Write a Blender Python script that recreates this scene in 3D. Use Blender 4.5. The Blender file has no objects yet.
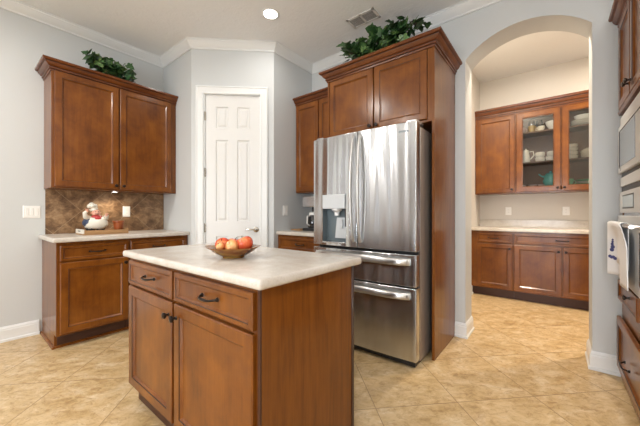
import bpy, bmesh, math, random
from mathutils import Vector, Matrix
random.seed(7)
SC = bpy.context.scene
COL = SC.collection

# ------------------------------------------------------------------ camera
CAM_Z = 1.114
YAW = 0.673
cd = bpy.data.cameras.new('camera')
cd.sensor_width = 36.0
cd.lens = 293.0 / 640.0 * 36.0
cd.clip_start = 0.02
cam = bpy.data.objects.new('camera', cd)
cam.location = (0, 0, CAM_Z)
cam.rotation_euler = (math.pi / 2, 0, YAW)
COL.objects.link(cam)
SC.camera = cam

# ------------------------------------------------------------------ world, exposure
w = bpy.data.worlds.new('world'); SC.world = w
w.use_nodes = True
w.node_tree.nodes['Background'].inputs[0].default_value = (0.75, 0.85, 1.0, 1)
w.node_tree.nodes['Background'].inputs[1].default_value = 1.0
vs = SC.view_settings
vs.view_transform = 'Standard'; vs.look = 'None'; vs.gamma = 1.0
vs.use_curve_mapping = False
vs.exposure = 0.12
SC.cycles.use_denoising = True
SC.cycles.max_bounces = 10
SC.cycles.diffuse_bounces = 6
SC.cycles.glossy_bounces = 5
SC.cycles.transparent_max_bounces = 12
SC.cycles.sample_clamp_indirect = 6.0
SC.cycles.caustics_reflective = False
SC.cycles.caustics_refractive = False

def area_light(name, loc, rot, sx, sy, power, col, spread=math.pi):
    l = bpy.data.lights.new(name, 'AREA')
    l.shape = 'RECTANGLE'; l.size = sx; l.size_y = sy
    l.energy = power; l.color = col; l.spread = spread
    o = bpy.data.objects.new(name, l)
    o.location = loc; o.rotation_euler = rot
    COL.objects.link(o)
    return o

# area lights standing in for daylight through added, unseen rear and side windows
REAR_Y = -4.0; XL_WALL = -3.722
ADDED_REAR_WIN = [(-1.25, -0.60), (-0.35, 0.25), (0.40, 0.85)]
ADDED_WIN_POWER = 66
for a, b in ADDED_REAR_WIN:
    area_light('window_daylight', ((a + b) / 2, REAR_Y - 0.25, 1.18), (math.pi / 2, 0, 0), b - a, 1.55, ADDED_WIN_POWER, (0.92, 0.96, 1.0))
ADDED_SIDE_WIN = [(-1.20, -1.04), (-1.58, -1.36), (-1.98, -1.82), (-2.46, -2.20), (-2.90, -2.72), (-3.65, -3.25)]  # narrow added openings, spaced to streak the fridge reflections
for a, b in ADDED_SIDE_WIN:
    area_light('window_daylight', (XL_WALL - 0.25, (a + b) / 2, 1.45), (math.pi / 2, 0, -math.pi / 2), b - a, 2.1, 125 * (b - a), (0.92, 0.96, 1.0))
CAN_POWER = 20
CAN_COL = (1.0, 0.95, 0.89)

# ------------------------------------------------------------------ key dimensions (metres)
XL = -3.722; Y1 = 1.604; XA = -3.050; XB = -2.403; YB = 2.202; YF = 2.851; YJ = 3.10
XR = 0.98; ZC = 2.965
XQ = -0.890; YQ = 5.067; XQR = 1.7; ZCB = 3.11

# ------------------------------------------------------------------ materials
MATS = {}
def newmat(name):
    m = bpy.data.materials.new(name); m.use_nodes = True
    nt = m.node_tree
    b = nt.nodes['Principled BSDF']
    MATS[name] = m
    return m, nt, b
def N(nt, t, **kw):
    n = nt.nodes.new(t)
    for k, v in kw.items():
        setattr(n, k, v)
    return n
def ramp(nt, fac, stops):
    r = N(nt, 'ShaderNodeValToRGB')
    while len(r.color_ramp.elements) < len(stops):
        r.color_ramp.elements.new(0.5)
    for e, (p, c) in zip(r.color_ramp.elements, stops):
        e.position = p; e.color = (*c, 1)
    nt.links.new(fac, r.inputs[0])
    return r.outputs[0]
def coords(nt, scale=(1, 1, 1), rot=(0, 0, 0), loc=(0, 0, 0)):
    tc = N(nt, 'ShaderNodeTexCoord'); mp = N(nt, 'ShaderNodeMapping')
    nt.links.new(tc.outputs['Object'], mp.inputs[0])
    mp.inputs['Scale'].default_value = scale; mp.inputs['Rotation'].default_value = rot; mp.inputs['Location'].default_value = loc
    return mp.outputs[0]
def noise(nt, vec, scale, detail=4, rough=0.55, dist=0.0):
    n = N(nt, 'ShaderNodeTexNoise')
    nt.links.new(vec, n.inputs['Vector'])
    n.inputs['Scale'].default_value = scale; n.inputs['Detail'].default_value = detail
    n.inputs['Roughness'].default_value = rough; n.inputs['Distortion'].default_value = dist
    return n.outputs['Fac']
def mix(nt, fac, a, b, mode='MIX'):
    n = N(nt, 'ShaderNodeMix', data_type='RGBA', blend_type=mode)
    if isinstance(fac, float): n.inputs[0].default_value = fac
    else: nt.links.new(fac, n.inputs[0])
    for i, v in ((6, a), (7, b)):
        if isinstance(v, tuple): n.inputs[i].default_value = (*v, 1)
        else: nt.links.new(v, n.inputs[i])
    return n.outputs[2]
def bump(nt, b, h, strength, dist=0.002):
    n = N(nt, 'ShaderNodeBump')
    n.inputs['Strength'].default_value = strength; n.inputs['Distance'].default_value = dist
    nt.links.new(h, n.inputs['Height']); nt.links.new(n.outputs[0], b.inputs['Normal'])
def simple(name, col, rough=0.5, metal=0.0, coat=0.0, emit=None, var=0.0):
    m, nt, b = newmat(name)
    b.inputs['Base Color'].default_value = (*col, 1)
    b.inputs['Roughness'].default_value = rough; b.inputs['Metallic'].default_value = metal
    b.inputs['Coat Weight'].default_value = coat
    if var:
        f = noise(nt, coords(nt), 9, 3)
        c = ramp(nt, f, [(0.3, tuple(x * (1 - var) for x in col)), (0.7, tuple(min(1, x * (1 + var)) for x in col))])
        nt.links.new(c, b.inputs['Base Color'])
    if emit:
        b.inputs['Emission Color'].default_value = (*emit[0], 1); b.inputs['Emission Strength'].default_value = emit[1]
    return m
def wood(name, dark, mid, light, grain=0.35, rough=0.5, vert=True, coat=0.7):
    m, nt, b = newmat(name)
    sc = (9, 9, 0.7) if vert else (0.9, 0.9, 12)
    f1 = noise(nt, coords(nt, sc), 3.2, 6, 0.6, 0.6)
    blot = noise(nt, coords(nt, (1, 1, 0.8)), 5.5, 4, 0.6, 0.3)
    fine = noise(nt, coords(nt, (70, 70, 2.5) if vert else (3, 3, 90)), 2.0, 3, 0.6)
    c1 = ramp(nt, blot, [(0.30, dark), (0.52, mid), (0.75, light)])
    c2 = ramp(nt, f1, [(0.25, dark), (0.5, mid), (0.8, light)])
    c = mix(nt, grain, c1, c2)
    g = ramp(nt, fine, [(0.3, (0.82, 0.80, 0.78)), (0.6, (1, 1, 1))])
    c = mix(nt, 0.6, c, g, 'MULTIPLY')
    nt.links.new(c, b.inputs['Base Color'])
    b.inputs['Roughness'].default_value = rough; b.inputs['Specular IOR Level'].default_value = 0.15
    b.inputs['Coat Weight'].default_value = coat; b.inputs['Coat Roughness'].default_value = 0.19; b.inputs['Coat IOR'].default_value = 1.5
    bump(nt, b, fine, 0.06, 0.001)
    return m

wood('wood', (0.085, 0.021, 0.002), (0.170, 0.050, 0.0035), (0.26, 0.086, 0.008), 0.3)
wood('wood_panel', (0.092, 0.024, 0.002), (0.165, 0.049, 0.0035), (0.24, 0.078, 0.007), 0.75)
wood('wood_crown', (0.080, 0.019, 0.003), (0.13, 0.034, 0.005), (0.18, 0.052, 0.007), 0.2, rough=0.5)
simple('wood_glaze', (0.030, 0.010, 0.004), 0.5, coat=0.6)
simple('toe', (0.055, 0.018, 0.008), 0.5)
simple('cab_inside', (0.15, 0.075, 0.035), 0.6, var=0.1)
simple('bronze', (0.035, 0.026, 0.022), 0.32, 0.85)
simple('white_trim', (0.75, 0.77, 0.775), 0.35)
simple('white_door', (0.70, 0.70, 0.69), 0.38)
simple('plastic_white', (0.82, 0.82, 0.80), 0.3)
simple('plastic_slot', (0.25, 0.25, 0.25), 0.5)
simple('nickel', (0.52, 0.48, 0.42), 0.25, 1.0)

m, nt, b = newmat('wall_paint')
f = noise(nt, coords(nt), 55, 3)
c = mix(nt, noise(nt, coords(nt), 1.2, 2), (0.555, 0.578, 0.585), (0.58, 0.60, 0.605))
nt.links.new(c, b.inputs['Base Color']); b.inputs['Roughness'].default_value = 0.55
bump(nt, b, f, 0.12, 0.002)
m, nt, b = newmat('butler_paint')
b.inputs['Base Color'].default_value = (0.62, 0.59, 0.55, 1); b.inputs['Roughness'].default_value = 0.55
bump(nt, b, noise(nt, coords(nt), 55, 3), 0.12, 0.002)
m, nt, b = newmat('ceiling_paint')
f = noise(nt, coords(nt), 16, 5, 0.65)
b.inputs['Base Color'].default_value = (0.80, 0.815, 0.825, 1); b.inputs['Roughness'].default_value = 0.8
bump(nt, b, f, 0.5, 0.012)

simple('accent_paint', (0.22, 0.20, 0.185), 0.6)  # dark tone put on unseen rear walls for contrast in fridge reflections
# travertine-look floor tile laid on the diagonal
m, nt, b = newmat('floor_tile')
T = 0.4935
r2 = math.sqrt(0.5)
vec = coords(nt, (1, 1, 1), (0, 0, -math.pi / 4), (0, 0, 0))
# after rotating by -45 deg: u=(x+y)/sqrt2, v=(y-x)/sqrt2
mp2 = N(nt, 'ShaderNodeMapping'); nt.links.new(vec, mp2.inputs[0])
mp2.inputs['Location'].default_value = (-0.010 + 10 * T, -0.143 + 10 * T, 0)
br = N(nt, 'ShaderNodeTexBrick'); br.offset = 0.0; br.squash = 1.0
nt.links.new(mp2.outputs[0], br.inputs['Vector'])
br.inputs['Color1'].default_value = (0.0, 0.0, 0.0, 1); br.inputs['Color2'].default_value = (1, 1, 1, 1)
br.inputs['Mortar'].default_value = (0.5, 0.5, 0.5, 1)
br.inputs['Scale'].default_value = 1.0; br.inputs['Mortar Size'].default_value = 0.0020
br.inputs['Mortar Smooth'].default_value = 0.1
br.inputs['Brick Width'].default_value = T; br.inputs['Row Height'].default_value = T
# every tile gets its own piece of the stone pattern
offs = N(nt, 'ShaderNodeVectorMath', operation='MULTIPLY_ADD')
nt.links.new(br.outputs['Color'], offs.inputs[0]); offs.inputs[1].default_value = (7.3, 3.1, 0); nt.links.new(mp2.outputs[0], offs.inputs[2])
st = N(nt, 'ShaderNodeMapping'); nt.links.new(offs.outputs[0], st.inputs[0]); st.inputs['Scale'].default_value = (1.3, 2.0, 1)
st.inputs['Rotation'].default_value = (0, 0, 0.55)
v1 = noise(nt, st.outputs[0], 4.5, 9, 0.72, 0.5)
v2 = noise(nt, st.outputs[0], 13.0, 9, 0.8, 0.8)
c1 = ramp(nt, v1, [(0.30, (0.34, 0.22, 0.10)), (0.43, (0.53, 0.375, 0.185)), (0.55, (0.62, 0.465, 0.265)), (0.70, (0.72, 0.60, 0.41))])
c2 = ramp(nt, v2, [(0.36, (0.62, 0.50, 0.38)), (0.50, (1, 1, 1)), (0.62, (1.08, 1.08, 1.08))])
c = mix(nt, 0.75, c1, c2, 'MULTIPLY')
tone = ramp(nt, br.outputs['Color'], [(0.0, (0.97, 0.96, 0.95)), (1.0, (1.03, 1.02, 1.02))])
c = mix(nt, 1.0, c, tone, 'MULTIPLY')
c = mix(nt, br.outputs['Fac'], c, (0.27, 0.165, 0.08))
nt.links.new(c, b.inputs['Base Color'])
b.inputs['Roughness'].default_value = 0.34
bump(nt, b, v2, 0.05, 0.002)

m, nt, b = newmat('countertop')
f = noise(nt, coords(nt), 11, 5, 0.6, 0.5); g = noise(nt, coords(nt), 160, 2)
c = ramp(nt, f, [(0.3, (0.54, 0.49, 0.43)), (0.55, (0.61, 0.57, 0.52)), (0.75, (0.67, 0.64, 0.59))])
c2 = ramp(nt, g, [(0.33, (0.90, 0.87, 0.84)), (0.5, (1, 1, 1))])
c = mix(nt, 0.8, c, c2, 'MULTIPLY')
nt.links.new(c, b.inputs['Base Color']); b.inputs['Roughness'].default_value = 0.22

# slate backsplash: diagonal squares on a plane x = const
m, nt, b = newmat('slate')
vec = coords(nt, (1, 1, 1), (math.pi / 4, 0, 0))
sw = N(nt, 'ShaderNodeSeparateXYZ'); nt.links.new(vec, sw.inputs[0])
cb = N(nt, 'ShaderNodeCombineXYZ'); nt.links.new(sw.outputs[1], cb.inputs[0]); nt.links.new(sw.outputs[2], cb.inputs[1])
mp = N(nt, 'ShaderNodeMapping'); nt.links.new(cb.outputs[0], mp.inputs[0]); mp.inputs['Location'].default_value = (5.11, 5.03, 0)
br = N(nt, 'ShaderNodeTexBrick'); br.offset = 0.0
nt.links.new(mp.outputs[0], br.inputs['Vector'])
br.inputs['Scale'].default_value = 1.0; br.inputs['Mortar Size'].default_value = 0.0022
br.inputs['Brick Width'].default_value = 0.305; br.inputs['Row Height'].default_value = 0.305
f = noise(nt, coords(nt, (1, 1, 1.3), (0.5, 0, 0)), 9, 9, 0.72, 0.4)
c = ramp(nt, f, [(0.28, (0.045, 0.022, 0.010)), (0.45, (0.14, 0.075, 0.035)), (0.56, (0.27, 0.16, 0.082)), (0.72, (0.45, 0.31, 0.18))])
c = mix(nt, br.outputs['Fac'], c, (0.34, 0.24, 0.15))
nt.links.new(c, b.inputs['Base Color']); b.inputs['Roughness'].default_value = 0.38
bump(nt, b, f, 0.25, 0.004)

def steel(name, col, rough, wave=1.0):
    m, nt, b = newmat(name)
    b.inputs['Base Color'].default_value = (*col, 1); b.inputs['Metallic'].default_value = 1.0
    b.inputs['Roughness'].default_value = rough
    b.inputs['Anisotropic'].default_value = 0.9; b.inputs['Anisotropic Rotation'].default_value = 0.25
    tg = N(nt, 'ShaderNodeTangent', direction_type='RADIAL', axis='Z')
    nt.links.new(tg.outputs[0], b.inputs['Tangent'])
    wav = noise(nt, coords(nt, (1, 1, 0.05)), 7.5, 1.0, 0.5, 0.2)
    bump(nt, b, wav, 1.0 * wave, 0.021)
    return m
steel('steel', (0.66, 0.68, 0.70), 0.20)
steel('steel_handle', (0.60, 0.59, 0.58), 0.30, 0.0)
simple('steel_plain', (0.62, 0.62, 0.63), 0.25, 1.0)
simple('fridge_side', (0.34, 0.29, 0.26), 0.35, 0.4)
simple('black_gap', (0.010, 0.010, 0.011), 0.4)
simple('black_glass', (0.012, 0.012, 0.014), 0.06, 0, 0.5)
simple('steel_satin', (0.60, 0.62, 0.63), 0.42, 0.25)
simple('oven_glass', (0.34, 0.36, 0.37), 0.10, 0.7, 0.5)
simple('dispenser_inside', (0.16, 0.20, 0.22), 0.35, 0.3)
simple('dispenser_grey', (0.62, 0.65, 0.67), 0.35, 0.2)

m, nt, b = newmat('glass')
for n in list(nt.nodes):
    if n.type != 'OUTPUT_MATERIAL': nt.nodes.remove(n)
out = [n for n in nt.nodes if n.type == 'OUTPUT_MATERIAL'][0]
tr = N(nt, 'ShaderNodeBsdfTransparent'); gl = N(nt, 'ShaderNodeBsdfGlossy'); fr = N(nt, 'ShaderNodeFresnel'); mx = N(nt, 'ShaderNodeMixShader')
tr.inputs[0].default_value = (0.97, 0.98, 0.98, 1); gl.inputs['Roughness'].default_value = 0.02; fr.inputs[0].default_value = 1.5
nt.links.new(fr.outputs[0], mx.inputs[0]); nt.links.new(tr.outputs[0], mx.inputs[1]); nt.links.new(gl.outputs[0], mx.inputs[2])
nt.links.new(mx.outputs[0], out.inputs[0])

m, nt, b = newmat('leaf')
f = noise(nt, coords(nt), 40, 2)
c = ramp(nt, f, [(0.32, (0.012, 0.040, 0.014)), (0.5, (0.028, 0.085, 0.026)), (0.72, (0.085, 0.17, 0.05))])
nt.links.new(c, b.inputs['Base Color']); b.inputs['Roughness'].default_value = 0.42
m, nt, b = newmat('leaf_light')
f = noise(nt, coords(nt), 50, 2)
c = ramp(nt, f, [(0.35, (0.06, 0.15, 0.035)), (0.7, (0.20, 0.32, 0.10))])
nt.links.new(c, b.inputs['Base Color']); b.inputs['Roughness'].default_value = 0.42
simple('vine', (0.05, 0.035, 0.02), 0.7)

m, nt, b = newmat('apple_skin')
f = noise(nt, coords(nt, (1, 1, 0.35)), 26, 4, 0.6)
c = ramp(nt, f, [(0.35, (0.55, 0.035, 0.022)), (0.55, (0.66, 0.12, 0.04)), (0.75, (0.75, 0.42, 0.16))])
nt.links.new(c, b.inputs['Base Color']); b.inputs['Roughness'].default_value = 0.25
m, nt, b = newmat('apple_blush')
f = noise(nt, coords(nt, (1, 1, 0.35)), 22, 4, 0.6)
c = ramp(nt, f, [(0.30, (0.62, 0.07, 0.03)), (0.50, (0.72, 0.30, 0.10)), (0.72, (0.80, 0.56, 0.26))])
nt.links.new(c, b.inputs['Base Color']); b.inputs['Roughness'].default_value = 0.25
simple('stem_brown', (0.07, 0.04, 0.02), 0.7)
m, nt, b = newmat('bowl_glaze')
f = noise(nt, coords(nt, (1, 1, 3)), 14, 4, 0.6)
c = ramp(nt, f, [(0.35, (0.16, 0.045, 0.010)), (0.55, (0.28, 0.12, 0.02)), (0.72, (0.24, 0.18, 0.04))])
nt.links.new(c, b.inputs['Base Color']); b.inputs['Roughness'].default_value = 0.2
simple('ceramic_white', (0.82, 0.80, 0.74), 0.22)
simple('ceramic_cream', (0.76, 0.68, 0.54), 0.25, var=0.06)
simple('ceramic_gold', (0.48, 0.33, 0.14), 0.3, var=0.2)
simple('ceramic_pink', (0.70, 0.56, 0.50), 0.3)
simple('ceramic_teal', (0.13, 0.42, 0.37), 0.2, var=0.12)
simple('ceramic_green', (0.22, 0.50, 0.30), 0.25, var=0.1)
simple('chef_white', (0.70, 0.66, 0.57), 0.4)
simple('chef_navy', (0.03, 0.045, 0.09), 0.4)
simple('chef_red', (0.42, 0.035, 0.035), 0.4)
simple('chef_skin', (0.66, 0.34, 0.24), 0.45)
simple('chef_stripe', (0.035, 0.03, 0.03), 0.45)
simple('terracotta', (0.30, 0.075, 0.020), 0.35, var=0.15)
simple('tray_wood', (0.36, 0.20, 0.085), 0.5, var=0.1)
simple('tray_end', (0.72, 0.68, 0.60), 0.45)
simple('towel_cloth', (0.80, 0.81, 0.83), 0.9)
simple('towel_print', (0.07, 0.08, 0.22), 0.8)
simple('towel_dark', (0.05, 0.05, 0.06), 0.9)
simple('plastic_black', (0.02, 0.02, 0.022), 0.35)
simple('display', (0.50, 0.58, 0.62), 0.15)
simple('lamp_lens', (0.9, 0.9, 0.9), 0.4, emit=((1.0, 0.95, 0.86), 14.0))
simple('vent_paint', (0.66, 0.64, 0.61), 0.5)
simple('vent_dark', (0.03, 0.03, 0.03), 0.7)
simple('vent_slat', (0.30, 0.29, 0.28), 0.5)
simple('brass', (0.55, 0.36, 0.14), 0.3, 1.0)

# ------------------------------------------------------------------ helpers
def linkmesh(name, bm, mats, parent=None, bevel=0.0, smooth=True, angle=35):
    me = bpy.data.meshes.new(name)
    if parent is not None:
        off = parent.get('_o')
        root = parent
        while root.parent is not None: root = root.parent
        bmesh.ops.translate(bm, verts=bm.verts, vec=-Vector(root.location))
    bmesh.ops.recalc_face_normals(bm, faces=bm.faces)
    bm.to_mesh(me); bm.free()
    for mm in ([mats] if isinstance(mats, str) else mats):
        me.materials.append(MATS[mm])
    if smooth:
        for p in me.polygons: p.use_smooth = True
        me.set_sharp_from_angle(angle=math.radians(angle))
    o = bpy.data.objects.new(name, me)
    COL.objects.link(o)
    if parent is not None: o.parent = parent
    if bevel:
        md = o.modifiers.new('bevel', 'BEVEL'); md.width = bevel; md.segments = 2; md.limit_method = 'ANGLE'; md.angle_limit = math.radians(40)
        md.harden_normals = False
    return o
def thing(name, label, cat, loc=(0, 0, 0), group=None):
    o = bpy.data.objects.new(name, None); COL.objects.link(o)
    o.location = loc; o.empty_display_size = 0.1
    return tag(o, label, cat, group)
def tag(o, label, cat, group=None):
    o['label'] = label; o['category'] = cat
    if group: o['group'] = group
    return o
def struct(name, bm, mats, **kw):
    o = linkmesh(name, bm, mats, **kw); o['kind'] = 'structure'
    return o
def BM(): return bmesh.new()
def quad(bm, pts, mi=0):
    f = bm.faces.new([bm.verts.new(p) for p in pts]); f.material_index = mi; return f
def box(bm, x0, x1, y0, y1, z0, z1, mi=0):
    v = [bm.verts.new((x, y, z)) for z in (z0, z1) for y in (y0, y1) for x in (x0, x1)]
    for f in ((0, 2, 3, 1), (4, 5, 7, 6), (0, 1, 5, 4), (2, 6, 7, 3), (0, 4, 6, 2), (1, 3, 7, 5)):
        bm.faces.new([v[i] for i in f]).material_index = mi
    return bm
Z = Vector((0, 0, 1))
class F:
    """local frame on a vertical face: u to the right as seen from the front, z up, n outward"""
    def __init__(s, o, u):
        s.o = Vector(o); s.u = Vector(u).normalized(); s.n = s.u.cross(Z)
    def p(s, u, z, n=0.0): return s.o + s.u * u + Z * z + s.n * n
    def box(s, bm, u0, u1, z0, z1, n0, n1, mi=0):
        v = [bm.verts.new(s.p(a, c, d)) for d in (n0, n1) for c in (z0, z1) for a in (u0, u1)]
        for f in ((0, 2, 3, 1), (4, 5, 7, 6), (0, 1, 5, 4), (2, 6, 7, 3), (0, 4, 6, 2), (1, 3, 7, 5)):
            bm.faces.new([v[i] for i in f]).material_index = mi
    def rings(s, bm, u0, u1, z0, z1, prof, cap=True, back=None):
        """prof: list of (inset, n, material_index of the strip that leads to it)"""
        prev = None
        for ins, n, mi in prof:
            c = [s.p(u0 + ins, z0 + ins, n), s.p(u1 - ins, z0 + ins, n), s.p(u1 - ins, z1 - ins, n), s.p(u0 + ins, z1 - ins, n)]
            cur = [bm.verts.new(q) for q in c]
            if prev:
                for i in range(4):
                    bm.faces.new([prev[i], prev[(i + 1) % 4], cur[(i + 1) % 4], cur[i]]).material_index = mi
            else: first = cur
            prev = cur
        if cap: bm.faces.new(prev)
        if back: bm.faces.new(first[::-1])
def lathe(bm, prof, c=(0, 0, 0), axis=Z, seg=24, mi=0, sy=1.0):
    axis = Vector(axis).normalized()
    q = Z.rotation_difference(axis)
    rows = []
    for r, h in prof:
        row = []
        if r < 1e-6: row = [bm.verts.new(Vector(c) + q @ Vector((0, 0, h)))]
        else:
            for i in range(seg):
                a = 2 * math.pi * i / seg
                row.append(bm.verts.new(Vector(c) + q @ Vector((r * math.cos(a), r * sy * math.sin(a), h))))
        rows.append(row)
    for a, b_ in zip(rows, rows[1:]):
        for i in range(seg):
            j = (i + 1) % seg
            if len(a) == 1 and len(b_) == 1: continue
            if len(a) == 1: f = bm.faces.new([a[0], b_[i], b_[j]])
            elif len(b_) == 1: f = bm.faces.new([a[i], a[j], b_[0]])
            else: f = bm.faces.new([a[i], a[j], b_[j], b_[i]])
            f.material_index = mi
def tube(bm, pts, rad, seg=8, mi=0, flat=None):
    pts = [Vector(p) for p in pts]; n = len(pts); prev = None; ref = None; rows = []
    for i, p in enumerate(pts):
        t = (pts[min(i + 1, n - 1)] - pts[max(i - 1, 0)]).normalized()
        if ref is None: ref = Vector((0, 0, 1)) if abs(t.z) < 0.9 else Vector((1, 0, 0))
        s_ = t.cross(ref).normalized(); ref = s_.cross(t).normalized()
        r = rad[i] if isinstance(rad, (list, tuple)) else rad
        a1, a2 = (r, r) if flat is None else (r, r * flat)
        rows.append([bm.verts.new(p + s_ * a1 * math.cos(2 * math.pi * k / seg) + ref * a2 * math.sin(2 * math.pi * k / seg)) for k in range(seg)])
    for a, b_ in zip(rows, rows[1:]):
        for i in range(seg):
            bm.faces.new([a[i], a[(i + 1) % seg], b_[(i + 1) % seg], b_[i]]).material_index = mi
    bm.faces.new(rows[0][::-1]).material_index = mi; bm.faces.new(rows[-1]).material_index = mi
def sphere(bm, c, r, sx=1, sy=1, sz=1, seg=16, rings=10, mi=0, rot=None):
    mat = Matrix.Translation(Vector(c)) @ (rot.to_4x4() if rot else Matrix.Identity(4)) @ Matrix.Diagonal((sx * r, sy * r, sz * r, 1))
    d = bmesh.ops.create_uvsphere(bm, u_segments=seg, v_segments=rings, radius=1, matrix=mat)
    for v in d['verts']:
        for f in v.link_faces: f.material_index = mi
def sweep(bm, path, prof, caps=True, mi=None):
    """sweep (offset to the right of travel, z) along an xy polyline with mitred corners"""
    path = [Vector((p[0], p[1])) for p in path]; rows = []
    for i, p in enumerate(path):
        ns = []
        if i > 0: d = (p - path[i - 1]).normalized(); ns.append(Vector((d.y, -d.x)))
        if i < len(path) - 1: d = (path[i + 1] - p).normalized(); ns.append(Vector((d.y, -d.x)))
        mv = ns[0] if len(ns) == 1 else (ns[0] + ns[1]) / (1 + ns[0].dot(ns[1]))
        rows.append([bm.verts.new((p.x + mv.x * o, p.y + mv.y * o, z)) for o, z in prof])
    k = len(prof)
    for a, b_ in zip(rows, rows[1:]):
        for i in range(k):
            f = bm.faces.new([a[i], a[(i + 1) % k], b_[(i + 1) % k], b_[i]])
            if mi: f.material_index = mi[i]
    if caps:
        bm.faces.new(rows[0]); bm.faces.new(rows[-1][::-1])

# ------------------------------------------------------------------ room shell
bm = box(BM(), XL - 0.2, XQR + 0.2, REAR_Y - 0.2, YQ + 0.2, -0.10, 0.0); struct('floor', bm, 'floor_tile', smooth=False)
bm = box(BM(), XL - 0.2, XR + 0.2, REAR_Y - 0.2, YF + 0.05, ZC, ZC + 0.12); struct('ceiling', bm, 'ceiling_paint', smooth=False)
bm = box(BM(), XQ - 0.12, XQR + 0.12, YF + 0.05, YQ + 0.12, ZCB, ZCB + 0.12); struct('ceiling_butler', bm, 'ceiling_paint', smooth=False)
bm = box(BM(), XL - 0.12, XL, -0.95, Y1 + 0.12, 0, ZC); struct('wall_left', bm, 'wall_paint', smooth=False)
bm = BM(); ys = REAR_Y
for a, b_ in sorted(ADDED_SIDE_WIN):
    box(bm, XL - 0.12, XL, ys, a, 0, ZC); box(bm, XL - 0.12, XL, a, b_, 0, 0.4); box(bm, XL - 0.12, XL, a, b_, 2.5, ZC); ys = b_
box(bm, XL - 0.12, XL, ys, -0.95, 0, ZC)
struct('wall_left_rear', bm, 'accent_paint', smooth=False)
bm = box(BM(), XL, XA - 0.05, Y1, Y1 + 0.12, 0, ZC)
quad(bm, [(XA - 0.05, Y1, 0), (XA, Y1, 0), (XA, Y1, ZC), (XA - 0.05, Y1, ZC)])
struct('wall_pantry_left', bm, 'wall_paint', smooth=False)
# diagonal wall with a door opening
D = F((XA, Y1, 0), (XB - XA, YB - Y1, 0)); DL = math.hypot(XB - XA, YB - Y1)
DS0, DS1, DT = 0.138, 0.731, 2.405
bm = BM()
D.box(bm, 0, DS0, 0, ZC, -0.12, 0); D.box(bm, DS1, DL, 0, ZC, -0.12, 0); D.box(bm, DS0, DS1, DT, ZC, -0.12, 0)
struct('wall_pantry_door', bm, 'wall_paint', smooth=False)
bm = box(BM(), XB - 0.12, XB, YB, YF + 0.1, 0, ZC); struct('wall_pantry_right', bm, 'wall_paint', smooth=False)
# back wall with the arch
AX0, AX1, AZ, RISE = -0.615, 0.216, 2.475, 0.182
bm = BM()
box(bm, XB, AX0, YF, YJ, 0, ZC + 0.25); box(bm, AX1, XR + 0.12, YF, YJ, 0, ZC + 0.25)
AC = (AX0 + AX1) / 2; AH = (AX1 - AX0) / 2; AR = (AH * AH + RISE * RISE) / (2 * RISE); AN = 40
ar = []
for i in range(AN + 1):
    x = AX0 + (AX1 - AX0) * i / AN
    ar.append((x, AZ + RISE - AR + math.sqrt(max(0, AR * AR - (x - AC) ** 2))))
top = ZC + 0.25
for (xa, za), (xb, zb) in zip(ar, ar[1:]):
    quad(bm, [(xa, YF, za), (xb, YF, zb), (xb, YF, top), (xa, YF, top)])
    quad(bm, [(xb, YJ, zb), (xa, YJ, za), (xa, YJ, top), (xb, YJ, top)])
    quad(bm, [(xa, YF, za), (xa, YJ, za), (xb, YJ, zb), (xb, YF, zb)])
quad(bm, [(AX0, YF, top), (AX1, YF, top), (AX1, YJ, top), (AX0, YJ, top)])
bmesh.ops.remove_doubles(bm, verts=bm.verts, dist=1e-5)
struct('wall_back', bm, 'wall_paint', angle=30)
bm = box(BM(), XR, XR + 0.12, REAR_Y, YF, 0, ZC); struct('wall_right', bm, 'wall_paint', smooth=False)
# rear wall with three added daylight openings (behind the camera)
bm = BM(); xs = XL
for a, b_ in ADDED_REAR_WIN:
    box(bm, xs, a, REAR_Y - 0.12, REAR_Y, 0, ZC); box(bm, a, b_, REAR_Y - 0.12, REAR_Y, 0, 0.4); box(bm, a, b_, REAR_Y - 0.12, REAR_Y, 1.95, ZC); xs = b_
box(bm, xs, XR, REAR_Y - 0.12, REAR_Y, 0, ZC)
struct('wall_rear', bm, 'accent_paint', smooth=False)
for i, (a, b_) in enumerate(ADDED_REAR_WIN):
    bm = BM(); y0, y1 = REAR_Y - 0.09, REAR_Y - 0.04
    for x in (a, b_ - 0.05): box(bm, x, x + 0.05, y0, y1, 0.4, 1.95)
    for z in (0.4, 1.15, 1.90): box(bm, a, b_, y0, y1, z, z + 0.05)
    struct('window_%d' % (i + 1), bm, 'white_trim', smooth=False)  # frame of an added, unseen daylight opening
# butler's pantry
bm = box(BM(), XQ - 0.12, XQ, YJ, YQ + 0.12, 0, ZCB); struct('wall_butler_left', bm, 'butler_paint', smooth=False)
bm = box(BM(), XQ, XQR, YQ, YQ + 0.12, 0, ZCB); struct('wall_butler_back', bm, 'butler_paint', smooth=False)
bm = box(BM(), XQR, XQR + 0.12, YJ, YQ + 0.12, 0, ZCB); struct('wall_butler_right', bm, 'butler_paint', smooth=False)
bm = box(BM(), XR + 0.12, XQR + 0.12, YF, YJ, 0, ZCB); struct('wall_butler_front', bm, 'butler_paint', smooth=False)

# crown moulding
zt = ZC - 0.001
CR = [(0.0, zt - 0.084), (0.011, zt - 0.084), (0.013, zt - 0.070), (0.020, zt - 0.064), (0.040, zt - 0.048), (0.054, zt - 0.025), (0.062, zt - 0.019), (0.064, zt - 0.008), (0.074, zt - 0.006), (0.074, zt), (0.0, zt)]
bm = BM(); sweep(bm, [(XL, REAR_Y), (XL, Y1), (XA, Y1), (XB, YB), (XB, YF), (XR, YF), (XR, REAR_Y)], CR)
struct('trim_1', bm, 'white_trim', angle=25)
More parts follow.
